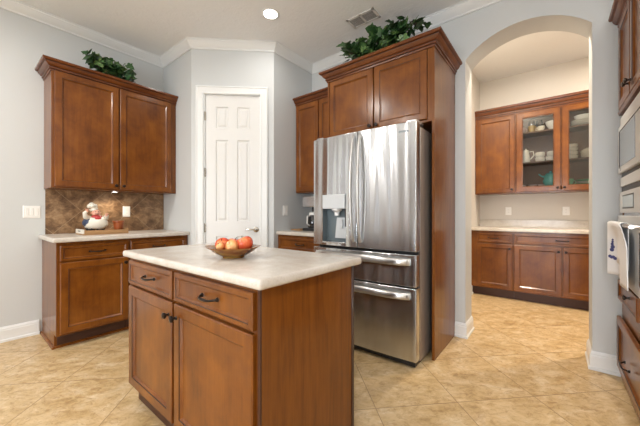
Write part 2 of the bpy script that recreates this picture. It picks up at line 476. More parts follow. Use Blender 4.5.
# baseboards
BB = [(0.0, 0.0), (0.022, 0.0), (0.022, 0.018), (0.014, 0.024), (0.014, 0.098), (0.011, 0.104), (0.011, 0.114), (0.006, 0.122), (0.004, 0.130), (0.0, 0.130)]
def baseboard(name, path):
    bm = BM(); sweep(bm, path, BB); struct(name, bm, 'white_trim', angle=25)
baseboard('baseboard_left', [(XL, REAR_Y), (XL, 0.50)])
baseboard('baseboard_arch_left', [(-0.70, YF), (AX0, YF), (AX0, YJ), (XQ, YJ), (XQ, 4.50)])
baseboard('baseboard_arch_right', [(XQR, YJ), (AX1, YJ), (AX1, YF), (0.357, YF)])

# pantry door with casing
CAS = [(0.0, 0.0, 0), (0.0, 0.020, 0), (0.012, 0.024, 0), (0.018, 0.018, 0), (0.060, 0.014, 0), (0.068, 0.018, 0), (0.080, 0.014, 0), (0.085, 0.0, 0)]
c0, c1, ct = 0.050, 0.815, 2.485
bm = BM()
prev = None
for ins, n, _ in CAS:
    c = [D.p(c0 + ins, 0, n), D.p(c0 + ins, ct - ins, n), D.p(c1 - ins, ct - ins, n), D.p(c1 - ins, 0, n)]
    cur = [bm.verts.new(q) for q in c]
    if prev:
        for i in range(3): bm.faces.new([prev[i], cur[i], cur[i + 1], prev[i + 1]])
    prev = cur
# head fillet and jamb
D.box(bm, DS0, DS0 + 0.006, 0, DT, -0.12, 0.0); D.box(bm, DS1 - 0.006, DS1, 0, DT, -0.12, 0.0); D.box(bm, DS0, DS1, DT - 0.006, DT, -0.12, 0.0)
struct('trim_2', bm, 'white_trim', angle=20)
door = BM()
d0, d1, dz0, dz1, dn = DS0 + 0.008, DS1 - 0.008, 0.012, DT - 0.009, -0.014
dw = d1 - d0
cols = [(d0 + 0.107, d0 + 0.240), (d0 + 0.336, d0 + 0.469)]
rows_ = [(0.20, 0.86), (1.02, 1.91), (2.035, 2.27)]
us = sorted([d0, d1] + [u for cpair in cols for u in cpair]); zs = sorted([dz0, dz1] + [z for r in rows_ for z in r])
for i in range(len(us) - 1):
    for j in range(len(zs) - 1):
        if (i in (1, 3)) and (j in (1, 3, 5)):
            D.rings(door, us[i], us[i + 1], zs[j], zs[j + 1], [(0, dn, 0), (0.008, dn - 0.011, 0), (0.020, dn - 0.011, 0), (0.036, dn - 0.003, 0)])
        else:
            quad(door, [D.p(us[i], zs[j], dn), D.p(us[i + 1], zs[j], dn), D.p(us[i + 1], zs[j + 1], dn), D.p(us[i], zs[j + 1], dn)])
for (ua, za, ub, zb) in ((d0, dz0, d0, dz1), (d0, dz1, d1, dz1), (d1, dz1, d1, dz0), (d1, dz0, d0, dz0)):
    quad(door, [D.p(ua, za, dn), D.p(ub, zb, dn), D.p(ub, zb, dn - 0.035), D.p(ua, za, dn - 0.035)])
quad(door, [D.p(d0, dz0, dn - 0.035), D.p(d0, dz1, dn - 0.035), D.p(d1, dz1, dn - 0.035), D.p(d1, dz0, dn - 0.035)])
dobj = struct('door_1', door, 'white_door', angle=20)
for z in (2.163, 1.553, 0.954, 0.25):
    bm = BM(); D.box(bm, d0 - 0.012, d0 + 0.004, z - 0.045, z + 0.045, -0.014, -0.003); tube(bm, [D.p(d0 - 0.004, z - 0.048, 0.001), D.p(d0 - 0.004, z + 0.048, 0.001)], 0.006)
    linkmesh('hinge', bm, 'nickel', dobj)
bm = BM()
kc = D.p(0.686, 0.932, dn)
lathe(bm, [(0, 0), (0.030, 0.0), (0.030, 0.006), (0.012, 0.012), (0.010, 0.030), (0.010, 0.045), (0, 0.046)], kc, D.n, 20)
tube(bm, [D.p(0.690, 0.932, dn + 0.042), D.p(0.660, 0.934, dn + 0.045), D.p(0.62, 0.936, dn + 0.044), D.p(0.585, 0.934, dn + 0.038)], [0.010, 0.009, 0.008, 0.007])
linkmesh('door_handle', bm, 'nickel', dobj)

# ------------------------------------------------------------------ cabinet builders
TH = 0.019
PANEL = [(0.0, 0.0, 0), (0.0, TH - 0.004, 0), (0.005, TH, 0), (0.050, TH, 0), (0.0508, TH - 0.0035, 1), (0.0525, TH - 0.0035, 1), (0.063, TH - 0.0125, 0)]
DRAWER = [(0.0, 0.0, 0), (0.0, TH - 0.004, 0), (0.005, TH, 0), (0.020, TH, 0), (0.0208, TH - 0.003, 1), (0.0224, TH - 0.003, 1), (0.031, TH - 0.0105, 0)]
WOODS = ['wood', 'wood_glaze']
def front(kind, fr, u0, u1, z0, z1, parent, n=0.001, mats=None):
    bm = BM()
    prof = [(i, d + n, mi) for i, d, mi in (DRAWER if kind == 'drawer' else PANEL)]
    fr.rings(bm, u0, u1, z0, z1, prof, True, True)
    return linkmesh(kind, bm, mats or WOODS, parent)
def knob(fr, u, z, parent, n=TH):
    bm = BM()
    lathe(bm, [(0, 0), (0.010, 0), (0.009, 0.003), (0.0055, 0.006), (0.005, 0.014), (0.012, 0.017), (0.0155, 0.022), (0.0145, 0.028), (0.008, 0.031), (0, 0.0315)], fr.p(u, z, n), fr.n, 16)
    return linkmesh('knob', bm, 'bronze', parent)
def pull(fr, u, z, parent, n=TH, half=0.055):
    bm = BM()
    pts = []
    for i in range(13):
        t = -1 + 2 * i / 12
        pts.append(fr.p(u + half * t, z - 0.004 * (1 - t * t), n + 0.004 + 0.024 * (1 - t ** 4)))
    tube(bm, pts, [0.006 - 0.0015 * abs(-1 + 2 * i / 12) for i in range(13)], 8)
    for s in (-1, 1):
        lathe(bm, [(0, -0.002), (0.009, -0.002), (0.008, 0.003), (0.005, 0.008), (0, 0.009)], fr.p(u + s * half, z, n), fr.n, 12)
    return linkmesh('handle', bm, 'bronze', parent)
CRN = [(-0.015, 0.0, 0), (0.006, 0.0, 0), (0.008, 0.012, 0), (0.005, 0.013, 1), (0.005, 0.016, 1), (0.016, 0.018, 0), (0.017, 0.029, 0), (0.013, 0.030, 1), (0.014, 0.034, 1), (0.026, 0.040, 0), (0.036, 0.052, 0), (0.043, 0.064, 0), (0.041, 0.065, 1), (0.042, 0.069, 1), (0.056, 0.072, 0), (0.062, 0.080, 0), (0.062, 0.092, 0), (-0.015, 0.092, 0)]
def crown(path, z0, parent, h=1.0, d=1.0):
    bm = BM(); sweep(bm, path, [(o * d if o > 0 else o, z0 + z * h) for o, z, _ in CRN], mi=[CRN[(i + 1) % len(CRN)][2] for i in range(len(CRN))])
    return linkmesh('crown', bm, ['wood_crown', 'wood_glaze'], parent, angle=22)

# ---- left run -------------------------------------------------------
LU0, LUB, LUT, LD = 0.532, 1.337, 2.365, 0.325
t = thing('wall_cabinet', 'orange-brown double-door wall cabinet above the slate backsplash on the left wall', 'cabinet', (XL, LU0, LUB))
bm = BM(); box(bm, XL + 0.002, XL + LD, LU0, Y1 - 0.002, LUB, LUT); 
linkmesh('body', bm, 'wood_panel', t, 0.002)
fr = F((XL + LD, 0, 0), (0, 1, 0))
dd = front('door', fr, 0.552, 1.032, LUB + 0.012, LUT - 0.012, t); knob(fr, 1.006, LUB + 0.045, dd)
dd = front('door', fr, 1.044, 1.545, LUB + 0.012, LUT - 0.012, t); knob(fr, 1.070, LUB + 0.045, dd)
crown([(XL + 0.002, LU0), (XL + LD, LU0), (XL + LD, Y1 - 0.003)], LUT - 0.018, t)

LB0, LBS = 0.519, 1.036
def toe_body(bm, y0, y1, depth, endpanel):
    box(bm, XL + 0.002, XL + depth, y0, y1, 0.115, 0.875)
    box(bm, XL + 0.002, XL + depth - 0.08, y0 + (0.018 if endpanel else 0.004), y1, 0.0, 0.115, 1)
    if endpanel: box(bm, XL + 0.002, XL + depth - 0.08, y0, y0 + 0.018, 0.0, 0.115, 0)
BD = 0.595
fr = F((XL + BD, 0, 0), (0, 1, 0))
t = thing('base_cabinet', 'orange-brown base cabinet with exposed end panel at the left end of the left run', 'cabinet', (XL, LB0, 0))
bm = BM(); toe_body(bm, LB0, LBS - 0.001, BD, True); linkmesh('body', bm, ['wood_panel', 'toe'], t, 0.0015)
bm = BM(); sweep(bm, [(XL + 0.002, LB0), (XL + BD - 0.08, LB0), (XL + BD - 0.08, LBS - 0.001)], [(0, 0), (0.016, 0), (0.013, 0.012), (0.006, 0.018), (0, 0.019)]); linkmesh('shoe_molding', bm, 'wood', t)
dd = front('drawer', fr, LB0 + 0.022, LBS - 0.008, 0.722, 0.848, t); pull(fr, 0.79, 0.786, dd)
dd = front('door', fr, LB0 + 0.022, LBS - 0.008, 0.130, 0.708, t); knob(fr, LBS - 0.036, 0.66, dd)
t = thing('base_cabinet', 'orange-brown base cabinet half hidden behind the island, beside the pantry wall', 'cabinet', (XL, LBS, 0))
bm = BM(); toe_body(bm, LBS + 0.001, Y1 - 0.002, BD, False); linkmesh('body', bm, ['wood_panel', 'toe'], t, 0.0015)
bm = BM(); sweep(bm, [(XL + BD - 0.08, LBS + 0.001), (XL + BD - 0.08, Y1 - 0.003)], [(0, 0), (0.016, 0), (0.013, 0.012), (0.006, 0.018), (0, 0.019)]); linkmesh('shoe_molding', bm, 'wood', t)
dd = front('drawer', fr, LBS + 0.010, Y1 - 0.03, 0.722, 0.848, t); pull(fr, 1.30, 0.786, dd)
dd = front('door', fr, LBS + 0.010, Y1 - 0.03, 0.130, 0.708, t); knob(fr, LBS + 0.036, 0.66, dd)
def slab(name, x0, x1, y0, y1, z0, z1, label, cat='countertop', parent=None, r=0.012):
    bm = box(BM(), x0, x1, y0, y1, z0, z1)
    bmesh.ops.bevel(bm, geom=[e for e in bm.edges], offset=r, segments=4, profile=0.6, affect='EDGES')
    o = linkmesh(name, bm, 'countertop', angle=60)
    if label: tag(o, label, cat)
    return o
slab('worktop', XL + 0.002, XL + 0.648, LB0 - 0.028, Y1 - 0.002, 0.876, 0.914, 'cream stone worktop on the left base cabinets under the slate backsplash')
bm = box(BM(), XL + 0.001, XL + 0.010, 0.541, Y1 - 0.002, 0.9145, LUB - 0.001)
tag(linkmesh('backsplash', bm, 'slate', smooth=False), 'brown slate tile backsplash laid on the diagonal below the left wall cabinet', 'backsplash')
# puck light under the cabinet
t = thing('puck_light', 'small round light fixed under the left wall cabinet', 'light', (XL + 0.16, 1.05, LUB - 0.014))
bm = BM(); lathe(bm, [(0, 0.0138), (0.032, 0.0138), (0.032, 0.007), (0.028, 0.006), (0.024, 0.007)], (XL + 0.16, 1.05, LUB - 0.014), Z, 24); linkmesh('rim', bm, 'steel_plain', t)
bm = BM(); lathe(bm, [(0, 0.0072), (0.0245, 0.0072)], (XL + 0.16, 1.05, LUB - 0.014), Z, 24); linkmesh('lens', bm, 'lamp_lens', t)
l = bpy.data.lights.new('puck_lamp', 'SPOT'); l.energy = 6; l.color = (1, 0.86, 0.66); l.spot_size = math.radians(150); l.spot_blend = 0.6; l.shadow_soft_size = 0.025
lo = bpy.data.objects.new('puck_lamp', l); lo.location = (0, 0, 0.0); lo.parent = t; COL.objects.link(lo)

# ---- short run beside the fridge -------------------------------------
SX0, SX1 = XB + 0.003, -1.712
SUY = 2.555
t = thing('wall_cabinet', 'tall narrow wall cabinet between the pantry wall and the refrigerator surround', 'cabinet', (SX0, YF, 1.35))
bm = box(BM(), SX0, SX1, SUY, YF - 0.002, 1.350, 2.385); linkmesh('body', bm, 'wood_panel', t, 0.002)
fr = F((0, SUY, 0), (1, 0, 0))
dd = front('door', fr, SX0 + 0.012, -2.052, 1.362, 2.372, t); knob(fr, -2.075, 1.40, dd)
dd = front('door', fr, -2.040, SX1 - 0.008, 1.362, 2.372, t); knob(fr, -2.016, 1.40, dd)
crown([(SX0, SUY), (SX1, SUY)], 2.367, t)
SBY = 2.262
t = thing('base_cabinet', 'short base cabinet with one wide drawer between pantry wall and refrigerator', 'cabinet', (SX0, YF, 0))
bm = box(BM(), SX0, SX1, SBY, YF - 0.002, 0.115, 0.875); box(bm, SX0, SX1, SBY + 0.08, YF - 0.002, 0, 0.115, 1); linkmesh('body', bm, ['wood_panel', 'toe'], t, 0.0015)
fr = F((0, SBY, 0), (1, 0, 0))
dd = front('drawer', fr, SX0 + 0.03, SX1 - 0.008, 0.722, 0.848, t); pull(fr, -2.06, 0.786, dd)
for a, b_, k in ((SX0 + 0.03, -2.045, -2.07), (-2.035, SX1 - 0.008, -2.01)):
    dd = front('door', fr, a, b_, 0.130, 0.708, t); knob(fr, k, 0.66, dd)
slab('worktop', SX0, SX1, 2.232, YF - 0.002, 0.876, 0.914, 'short pale stone worktop between the pantry wall and the refrigerator')

# ---- refrigerator surround -------------------------------------------
PX0, PX1, PY, PZ = -1.708, -0.700, 2.261, 2.389
t = thing('refrigerator_surround', 'tall wooden refrigerator surround with two upper doors and a full-height side panel', 'cabinet', (PX1, YF, 0))
bm = box(BM(), PX0 + 0.02, PX1 - 0.02, PY + 0.02, YF - 0.002, 1.815, PZ); linkmesh('body', bm, 'wood_panel', t, 0.002)
bm = box(BM(), PX1 - 0.02, PX1, PY, YF - 0.002, 0, PZ); sp = linkmesh('side_panel', bm, 'wood_panel', t, 0.002)
bm = box(BM(), PX0, PX0 + 0.02, PY, YF - 0.002, 0, PZ); linkmesh('side_panel', bm, 'wood_panel', t, 0.002)
fr = F((0, PY + 0.019, 0), (1, 0, 0))
dd = front('door', fr, PX0 + 0.024, -1.222, 1.835, PZ - 0.018, t); knob(fr, -1.247, 1.868, dd)
dd = front('door', fr, -1.208, PX1 - 0.058, 1.835, PZ - 0.018, t); knob(fr, -1.183, 1.868, dd)
bm = BM(); fr.box(bm, PX1 - 0.055, PX1 - 0.021, 1.815, PZ, 0, 0.012); linkmesh('stile', bm, 'wood_panel', t, 0.002)
crown([(PX0, SUY - 0.07), (PX0, PY), (PX1, PY), (PX1, YF - 0.003)], PZ - 0.018, t, 1.02, 1.0)

# ---- refrigerator ----------------------------------------------------
RX0, RX1, RY = -1.686, -0.752, 2.005
t = thing('refrigerator', 'stainless steel french-door refrigerator with two freezer drawers and water dispenser', 'refrigerator', (-1.217, 2.4, 0))
bm = box(BM(), RX0 + 0.008, RX1 - 0.008, RY + 0.125, YF - 0.05, 0.03, 1.745); linkmesh('body', bm, 'fridge_side', t, 0.004)
bm = box(BM(), RX0 + 0.012, RX1 - 0.012, RY + 0.09, RY + 0.126, 0.04, 1.74); linkmesh('gasket', bm, 'black_gap', t)
bm = box(BM(), RX0 + 0.02, RX1 - 0.02, RY + 0.05, RY + 0.20, 0.012, 0.055); linkmesh('grille', bm, 'black_gap', t)
for x in (RX0 + 0.06, RX1 - 0.06):
    for y in (RY + 0.16, YF - 0.12):
        bm = BM(); lathe(bm, [(0, 0), (0.018, 0), (0.018, 0.031), (0, 0.031)], (x, y, 0.0), Z, 12); linkmesh('foot', bm, 'black_gap', t)
XM = (RX0 + RX1) / 2
BULGE = 0.020
def fy(x): return RY + BULGE * ((x - XM) / (RX1 - XM)) ** 2
def steel_front(bm, x0, x1, z0, z1, y_back, hole=None, seg=14):
    """bowed front panel with rounded edges; hole = (hx0,hx1,hz0,hz1)"""
    e = 0.006
    def rows(xa, xb, za, zb, n, capL, capR, capB, capT):
        xs_ = [xa + (xb - xa) * i / n for i in range(n + 1)]
        for q in range(n):
            quad(bm, [(xs_[q], fy(xs_[q]), za), (xs_[q + 1], fy(xs_[q + 1]), za), (xs_[q + 1], fy(xs_[q + 1]), zb), (xs_[q], fy(xs_[q]), zb)])
    if hole:
        hx0, hx1, hz0, hz1 = hole
        xg = [x0, hx0, hx1, x1]; zg = [z0, hz0, hz1, z1]
        for i in range(3):
            for j in range(3):
                if i == 1 and j == 1: continue
                rows(xg[i], xg[i + 1], zg[j], zg[j + 1], 6, 0, 0, 0, 0)
    else: rows(x0, x1, z0, z1, seg, 0, 0, 0, 0)
    # perimeter
    n = 18
    xs_ = [x0 + (x1 - x0) * i / n for i in range(n + 1)]
    if hole: xs_ = sorted(set([hole[0] + (hole[1] - hole[0]) * i / 6 for i in range(7)] + [x0 + (hole[0] - x0) * i / 6 for i in range(7)] + [hole[1] + (x1 - hole[1]) * i / 6 for i in range(7)]))
    else: xs_ = [x0 + (x1 - x0) * i / seg for i in range(seg + 1)]
    for a, b_ in zip(xs_, xs_[1:]):
        quad(bm, [(a, fy(a), z0), (b_, fy(b_), z0), (b_, y_back, z0), (a, y_back, z0)])
        quad(bm, [(a, fy(a), z1), (b_, fy(b_), z1), (b_, y_back, z1), (a, y_back, z1)])
        quad(bm, [(a, y_back, z0), (b_, y_back, z0), (b_, y_back, z1), (a, y_back, z1)])
    zz = [z0, z1] if not hole else [z0, hole[2], hole[3], z1]
    for a, b_ in zip(zz, zz[1:]):
        for x in (x0, x1): quad(bm, [(x, fy(x), a), (x, fy(x), b_), (x, y_back, b_), (x, y_back, a)])
    bmesh.ops.remove_doubles(bm, verts=bm.verts, dist=1e-5)
def add_bevel(o, wd, seg=3, ang=50):
    md = o.modifiers.new('bevel', 'BEVEL'); md.width = wd; md.segments = seg; md.limit_method = 'ANGLE'; md.angle_limit = math.radians(ang)
DZ0, DZ1 = 0.838, 1.763
HX0, HX1, HZ0, HZ1 = -1.578, -1.328, 0.858, 1.265
YBK = RY + 0.088
bm = BM(); steel_front(bm, RX0, XM - 0.003, DZ0, DZ1, YBK, (HX0, HX1, HZ0, HZ1)); ld = linkmesh('door', bm, 'steel', t, angle=45); add_bevel(ld, 0.004)
bm = BM(); steel_front(bm, XM + 0.003, RX1, DZ0, DZ1, YBK); rd = linkmesh('door', bm, 'steel', t, angle=45); add_bevel(rd, 0.004)
bm = BM(); steel_front(bm, RX0, RX1, 0.588, 0.816, YBK); md_ = linkmesh('drawer', bm, 'steel', t, angle=45); add_bevel(md_, 0.004)
bm = BM(); steel_front(bm, RX0, RX1, 0.060, 0.576, YBK); bd_ = linkmesh('drawer', bm, 'steel', t, angle=45); add_bevel(bd_, 0.004)
# vertical handles
for x, s, par in ((-1.247, -1, ld), (-1.187, 1, rd)):
    bm = BM()
    pts = []; rad = []
    for i in range(25):
        u = i / 24; z = 0.885 + (1.728 - 0.885) * u
        bow = math.sin(math.pi * u)
        pts.append((x + s * 0.004 * bow, fy(x) - 0.012 - 0.046 * bow ** 0.6 + 0.004, z)); rad.append(0.0150 + 0.004 * bow)
    tube(bm, pts, rad, 14, flat=0.75)
    linkmesh('handle', bm, 'steel_handle', par, angle=60)
# drawer handles: wide flat bowed bars
for z, par in ((0.770, md_), (0.528, bd_)):
    bm = BM(); n = 28; rows = []
    for i in range(n + 1):
        u = -1 + 2 * i / n; x = XM + 0.425 * u
        off = 0.012 + 0.040 * (1 - abs(u) ** 6)
        sec = []
        for a in range(12):
            th = 2 * math.pi * a / 12
            sec.append(bm.verts.new((x, fy(x) - off + 0.009 * math.cos(th), z + 0.025 * math.sin(th) - 0.006 * u * u)))
        rows.append(sec)
    for a, b_ in zip(rows, rows[1:]):
        for k in range(12): bm.faces.new([a[k], a[(k + 1) % 12], b_[(k + 1) % 12], b_[k]])
    bm.faces.new(rows[0]); bm.faces.new(rows[-1])
    for s in (-1, 1):
        x = XM + s * 0.405; box(bm, x - 0.014, x + 0.014, fy(x) - 0.030, fy(x) + 0.004, z - 0.016, z + 0.006)
    linkmesh('handle', bm, 'steel_handle', par, angle=60)
# dispenser
fyh = fy((HX0 + HX1) / 2)
bm = BM()
cav_y = RY + 0.080
quad(bm, [(HX0, cav_y, HZ0), (HX1, cav_y, HZ0), (HX1, cav_y, HZ1), (HX0, cav_y, HZ1)])
for x in (HX0, HX1): quad(bm, [(x, fy(x), HZ0), (x, cav_y, HZ0), (x, cav_y, HZ1), (x, fy(x), HZ1)])
for z in (HZ0, HZ1): quad(bm, [(HX0, fy(HX0), z), (HX1, fy(HX1), z), (HX1, cav_y, z), (HX0, cav_y, z)])
disp = linkmesh('dispenser', bm, 'dispenser_inside', t, smooth=False)
bm = box(BM(), HX0 + 0.012, HX1 - 0.006, fyh - 0.014, cav_y, 1.150, HZ1 + 0.004); linkmesh('control_panel', bm, 'dispenser_grey', disp, 0.004)
bm = BM(); lathe(bm, [(0, 0), (0.020, 0), (0.022, 0.03), (0.045, 0.045), (0.045, 0.06), (0, 0.06)], (-1.445, fyh + 0.035, 1.092), Z, 20); linkmesh('spout', bm, 'plastic_white', disp)
bm = BM(); quad(bm, [(-1.475, fyh + 0.050, 0.90), (-1.365, fyh + 0.050, 0.90), (-1.372, fyh + 0.066, 1.075), (-1.468, fyh + 0.066, 1.075)]); box(bm, -1.435, -1.395, fyh + 0.040, fyh + 0.060, 0.985, 1.06)
linkmesh('paddle', bm, 'dispenser_grey', disp)
bm = box(BM(), HX0 + 0.004, HX1 - 0.004, fyh - 0.006, cav_y, HZ0, HZ0 + 0.014); linkmesh('drip_tray', bm, 'steel_plain', disp, 0.003)
bm = box(BM(), HX1 - 0.022, HX1 - 0.004, fyh + 0.012, cav_y, 1.00, 1.15); linkmesh('trim_strip', bm, 'black_gap', disp)
# hinge covers, maker's mark
for x in (RX0 + 0.01, RX1 - 0.085):
    bm = box(BM(), x, x + 0.075, RY + 0.05, RY + 0.20, 1.763, 1.785); linkmesh('hinge_cover', bm, 'steel_plain', t, 0.004)
bm = BM(); x = RX1 - 0.125
for wd in (0.010, 0.004, 0.008, 0.007, 0.009, 0.006, 0.008):
    y = fy(x) - 0.0006; quad(bm, [(x, y, 1.694), (x + wd, fy(x + wd) - 0.0006, 1.694), (x + wd, fy(x + wd) - 0.0006, 1.707), (x, y, 1.707)]); x += wd + 0.003
linkmesh('badge', bm, 'dispenser_inside', rd)

# ---- island (measured about the camera) --------------------------------
K = 1.083
def ik(v): return v * K
def iz(z): return CAM_Z - (CAM_Z - z) * K
IX0, IX1, IY0, IY1 = ik(-1.800), ik(-0.722), ik(0.606), ik(1.150)
IZT = iz(0.914) - 0.003; IZU = IZT - 0.037
t = thing('kitchen_island', 'brown two-bay kitchen island cabinet in the foreground under the pale stone top', 'kitchen island', ((IX0 + IX1) / 2, (IY0 + IY1) / 2, 0))
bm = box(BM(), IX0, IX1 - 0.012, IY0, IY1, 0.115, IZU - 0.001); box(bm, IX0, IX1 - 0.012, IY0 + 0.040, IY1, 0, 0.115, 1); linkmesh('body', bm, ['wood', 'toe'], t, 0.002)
bm = box(BM(), IX1 - 0.012, IX1, IY0 + 0.004, IY1, 0.0, IZU - 0.001); linkmesh('end_panel', bm, 'wood_panel', t, 0.002)
bm = box(BM(), IX1 - 0.006, IX1 + 0.006, IY1 - 0.016, IY1 + 0.002, 0.0, IZU - 0.001); linkmesh('corner_bead', bm, 'wood_glaze', t, 0.003)
fr = F((0, IY0, 0), (1, 0, 0))
ia, ib, ic, id_ = ik(-1.781), ik(-1.288), ik(-1.268), ik(-0.742)
zd0, zd1, zb0, zb1 = iz(0.739), iz(0.861), iz(0.203), iz(0.727)
bm = box(BM(), ik(-0.734), IX1 + 0.0006, IY0 - 0.003, IY0 + 0.0035, 0.116, IZU - 0.001); linkmesh('corner_stile', bm, 'toe', t)  # dark strip set in to imitate the shadow gap at the corner
dd = front('drawer', fr, ia, ib, zd0, zd1, t); pull(fr, ik(-1.515), (zd0 + zd1) / 2 + 0.004, dd)
dd = front('drawer', fr, ic, id_, zd0, zd1, t); pull(fr, ik(-0.99), (zd0 + zd1) / 2 + 0.004, dd)
dd = front('door', fr, ia, ib, zb0, zb1, t); knob(fr, ib - 0.026, zb1 - 0.060, dd)
dd = front('door', fr, ic, id_, zb0, zb1, t); knob(fr, ic + 0.026, zb1 - 0.060, dd)
slab('island_top', ik(-1.833), ik(-0.689), ik(0.574), ik(1.179), IZU, IZT, 'large pale stone top of the island carrying the fruit bowl', r=0.017)

# ---- butler's pantry cabinets ------------------------------------------
QBY, QUY = 4.466, 4.732
def butler_base(x0, x1, label):
    t = thing('base_cabinet', label, 'cabinet', (x0, YQ, 0))
    bm = box(BM(), x0, x1, QBY, YQ - 0.002, 0.115, 0.875); box(bm, x0, x1, QBY + 0.06, YQ - 0.002, 0, 0.115, 1)
    linkmesh('body', bm, ['wood', 'toe'], t, 0.0015)
    return t
fr = F((0, QBY, 0), (1, 0, 0))
t = butler_base(XQ + 0.002, -0.400, 'base cabinet with one drawer and one door at the left end of the butler pantry')
dd = front('drawer', fr, XQ + 0.075, -0.412, 0.722, 0.848, t); pull(fr, -0.625, 0.786, dd)
dd = front('door', fr, XQ + 0.075, -0.412, 0.130, 0.708, t); knob(fr, -0.440, 0.655, dd)
t = butler_base(-0.399, 0.560, 'wide base cabinet with two doors under one long drawer front seen through the arch')
dd = front('drawer', fr, -0.388, 0.548, 0.722, 0.848, t); pull(fr, 0.08, 0.786, dd)
dd = front('door', fr, -0.388, 0.074, 0.130, 0.708, t); knob(fr, 0.046, 0.655, dd)
dd = front('door', fr, 0.086, 0.548, 0.130, 0.708, t); knob(fr, 0.114, 0.655, dd)
t = butler_base(0.561, XQR - 0.002, 'base cabinet continuing the butler pantry run out of sight behind the arch wall')
dd = front('door', fr, 0.575, 1.11, 0.130, 0.848, t); dd = front('door', fr, 1.12, XQR - 0.02, 0.130, 0.848, t)
t = thing('worktop', 'beige stone worktop with low upstand along the butler pantry back wall', 'countertop', (0, YQ, 0.876))
bm = box(BM(), XQ + 0.002, XQR - 0.002, 4.436, YQ - 0.002, 0.876, 0.914); linkmesh('slab', bm, 'countertop', t, 0.006)
bm = box(BM(), XQ + 0.002, XQR - 0.002, YQ - 0.024, YQ - 0.002, 0.914, 1.016); linkmesh('upstand', bm, 'countertop', t, 0.002)
QB, QT = 1.382, 2.455
t = thing('wall_cabinet', 'wall cabinet with one solid door at the left end of the butler pantry', 'cabinet', (XQ, YQ, QB))
bm = box(BM(), XQ + 0.002, -0.401, QUY, YQ - 0.002, QB, QT); linkmesh('body', bm, 'wood', t, 0.0015)
fr = F((0, QUY, 0), (1, 0, 0))
dd = front('door', fr, XQ + 0.03, -0.412, QB + 0.012, QT - 0.02, t); knob(fr, -0.44, QB + 0.05, dd)
crown([(XQ + 0.002, QUY), (-0.401, QUY)], QT - 0.008, t, 1.38, 0.7)
GX0, GX1 = -0.399, 0.546
t = thing('display_cabinet', 'glass-door wall cabinet filled with crockery seen through the arch', 'cabinet', (GX0, YQ, QB))
bm = BM()
box(bm, GX0, GX0 + 0.018, QUY, YQ - 0.004, QB, QT); box(bm, GX1 - 0.018, GX1, QUY, YQ - 0.004, QB, QT)
box(bm, GX0 + 0.018, GX1 - 0.018, QUY, YQ - 0.004, QB, QB + 0.072); box(bm, GX0 + 0.018, GX1 - 0.018, QUY, YQ - 0.004, QT - 0.03, QT)
box(bm, GX0 + 0.018, GX1 - 0.018, YQ - 0.012, YQ - 0.004, QB + 0.03, QT - 0.03, 1)
box(bm, 0.058, 0.088, QUY, QUY + 0.02, QB + 0.03, QT - 0.03)
linkmesh('body', bm, ['wood', 'cab_inside'], t)
S1, S2, S0 = 1.788, 2.188, QB + 0.072
for z in (S1, S2):
    bm = box(BM(), GX0 + 0.019, GX1 - 0.019, QUY + 0.03, YQ - 0.013, z - 0.016, z); linkmesh('shelf', bm, 'cab_inside', t, 0.001)
for a, b_, k in ((GX0 + 0.010, 0.066, 0.040), (0.080, GX1 - 0.010, 0.106)):
    bm = BM()
    prof = [(0.0, 0.001, 0), (0.0, TH - 0.003, 0), (0.005, TH + 0.001, 0), (0.060, TH + 0.001, 0), (0.063, TH - 0.004, 1), (0.070, TH - 0.006, 0), (0.070, 0.001, 0), (0.0, 0.001, 0)]
    fr.rings(bm, a, b_, QB + 0.012, QT - 0.020, prof, False, False)
    bmesh.ops.remove_doubles(bm, verts=bm.verts, dist=1e-6)
    dd = linkmesh('door', bm, WOODS, t)
    bm = BM(); fr.box(bm, a + 0.0705, b_ - 0.0705, QB + 0.0825, QT - 0.0905, 0.006, 0.009); linkmesh('glass_pane', bm, 'glass', dd, smooth=False)
    knob(fr, k, QB + 0.05, dd)
crown([(GX0 - 0.001, QUY), (XQR - 0.003, QUY)], QT - 0.008, t, 1.38, 0.7)
t = thing('wall_cabinet', 'wall cabinet continuing the butler pantry run out of sight behind the arch wall', 'cabinet', (0.55, YQ, QB))
bm = box(BM(), 0.548, XQR - 0.002, QUY, YQ - 0.002, QB, QT - 0.01); linkmesh('body', bm, 'wood', t, 0.0015)
front('door', fr, 0.56, 1.11, QB + 0.012, QT - 0.02, t); front('door', fr, 1.12, XQR - 0.012, QB + 0.012, QT - 0.02, t)

# crockery in the display cabinet
DY = 4.865
def ware(name, label, cat, mat, prof, c, group=None, sy=1.0, handle=None, seg=22):
    t = None
    bm = BM(); lathe(bm, prof, c, Z, seg, sy=sy)
    if handle is None:
        return tag(linkmesh(name, bm, mat, angle=50), label, cat, group)
    t = thing(name, label, cat, c, group)
    linkmesh('body', bm, mat, t, angle=50)
    s, r0, z0, z1, out_ = handle
    bm = BM(); cx, cy, cz = c
    tube(bm, [(cx + s * r0, cy - 0.01, cz + z0), (cx + s * (r0 + out_), cy - 0.015, cz + z0 + 0.15 * (z1 - z0)), (cx + s * (r0 + out_), cy - 0.015, cz + z0 + 0.75 * (z1 - z0)), (cx + s * r0 * 0.95, cy - 0.01, cz + z1)], 0.005, 8)
    linkmesh('handle', bm, mat, t)
    return t
def cup(r, h): return [(0, 0), (r * 0.62, 0), (r * 0.7, h * 0.12), (r, h * 0.55), (r * 0.98, h), (r * 0.9, h), (r * 0.88, h * 0.5), (r * 0.55, h * 0.12), (0, h * 0.10)]
def bowlp(r, h): return [(0, 0), (r * 0.5, 0), (r * 0.55, h * 0.08), (r * 0.9, h * 0.6), (r, h), (r * 0.95, h), (r * 0.84, h * 0.6), (r * 0.4, h * 0.15), (0, h * 0.14)]
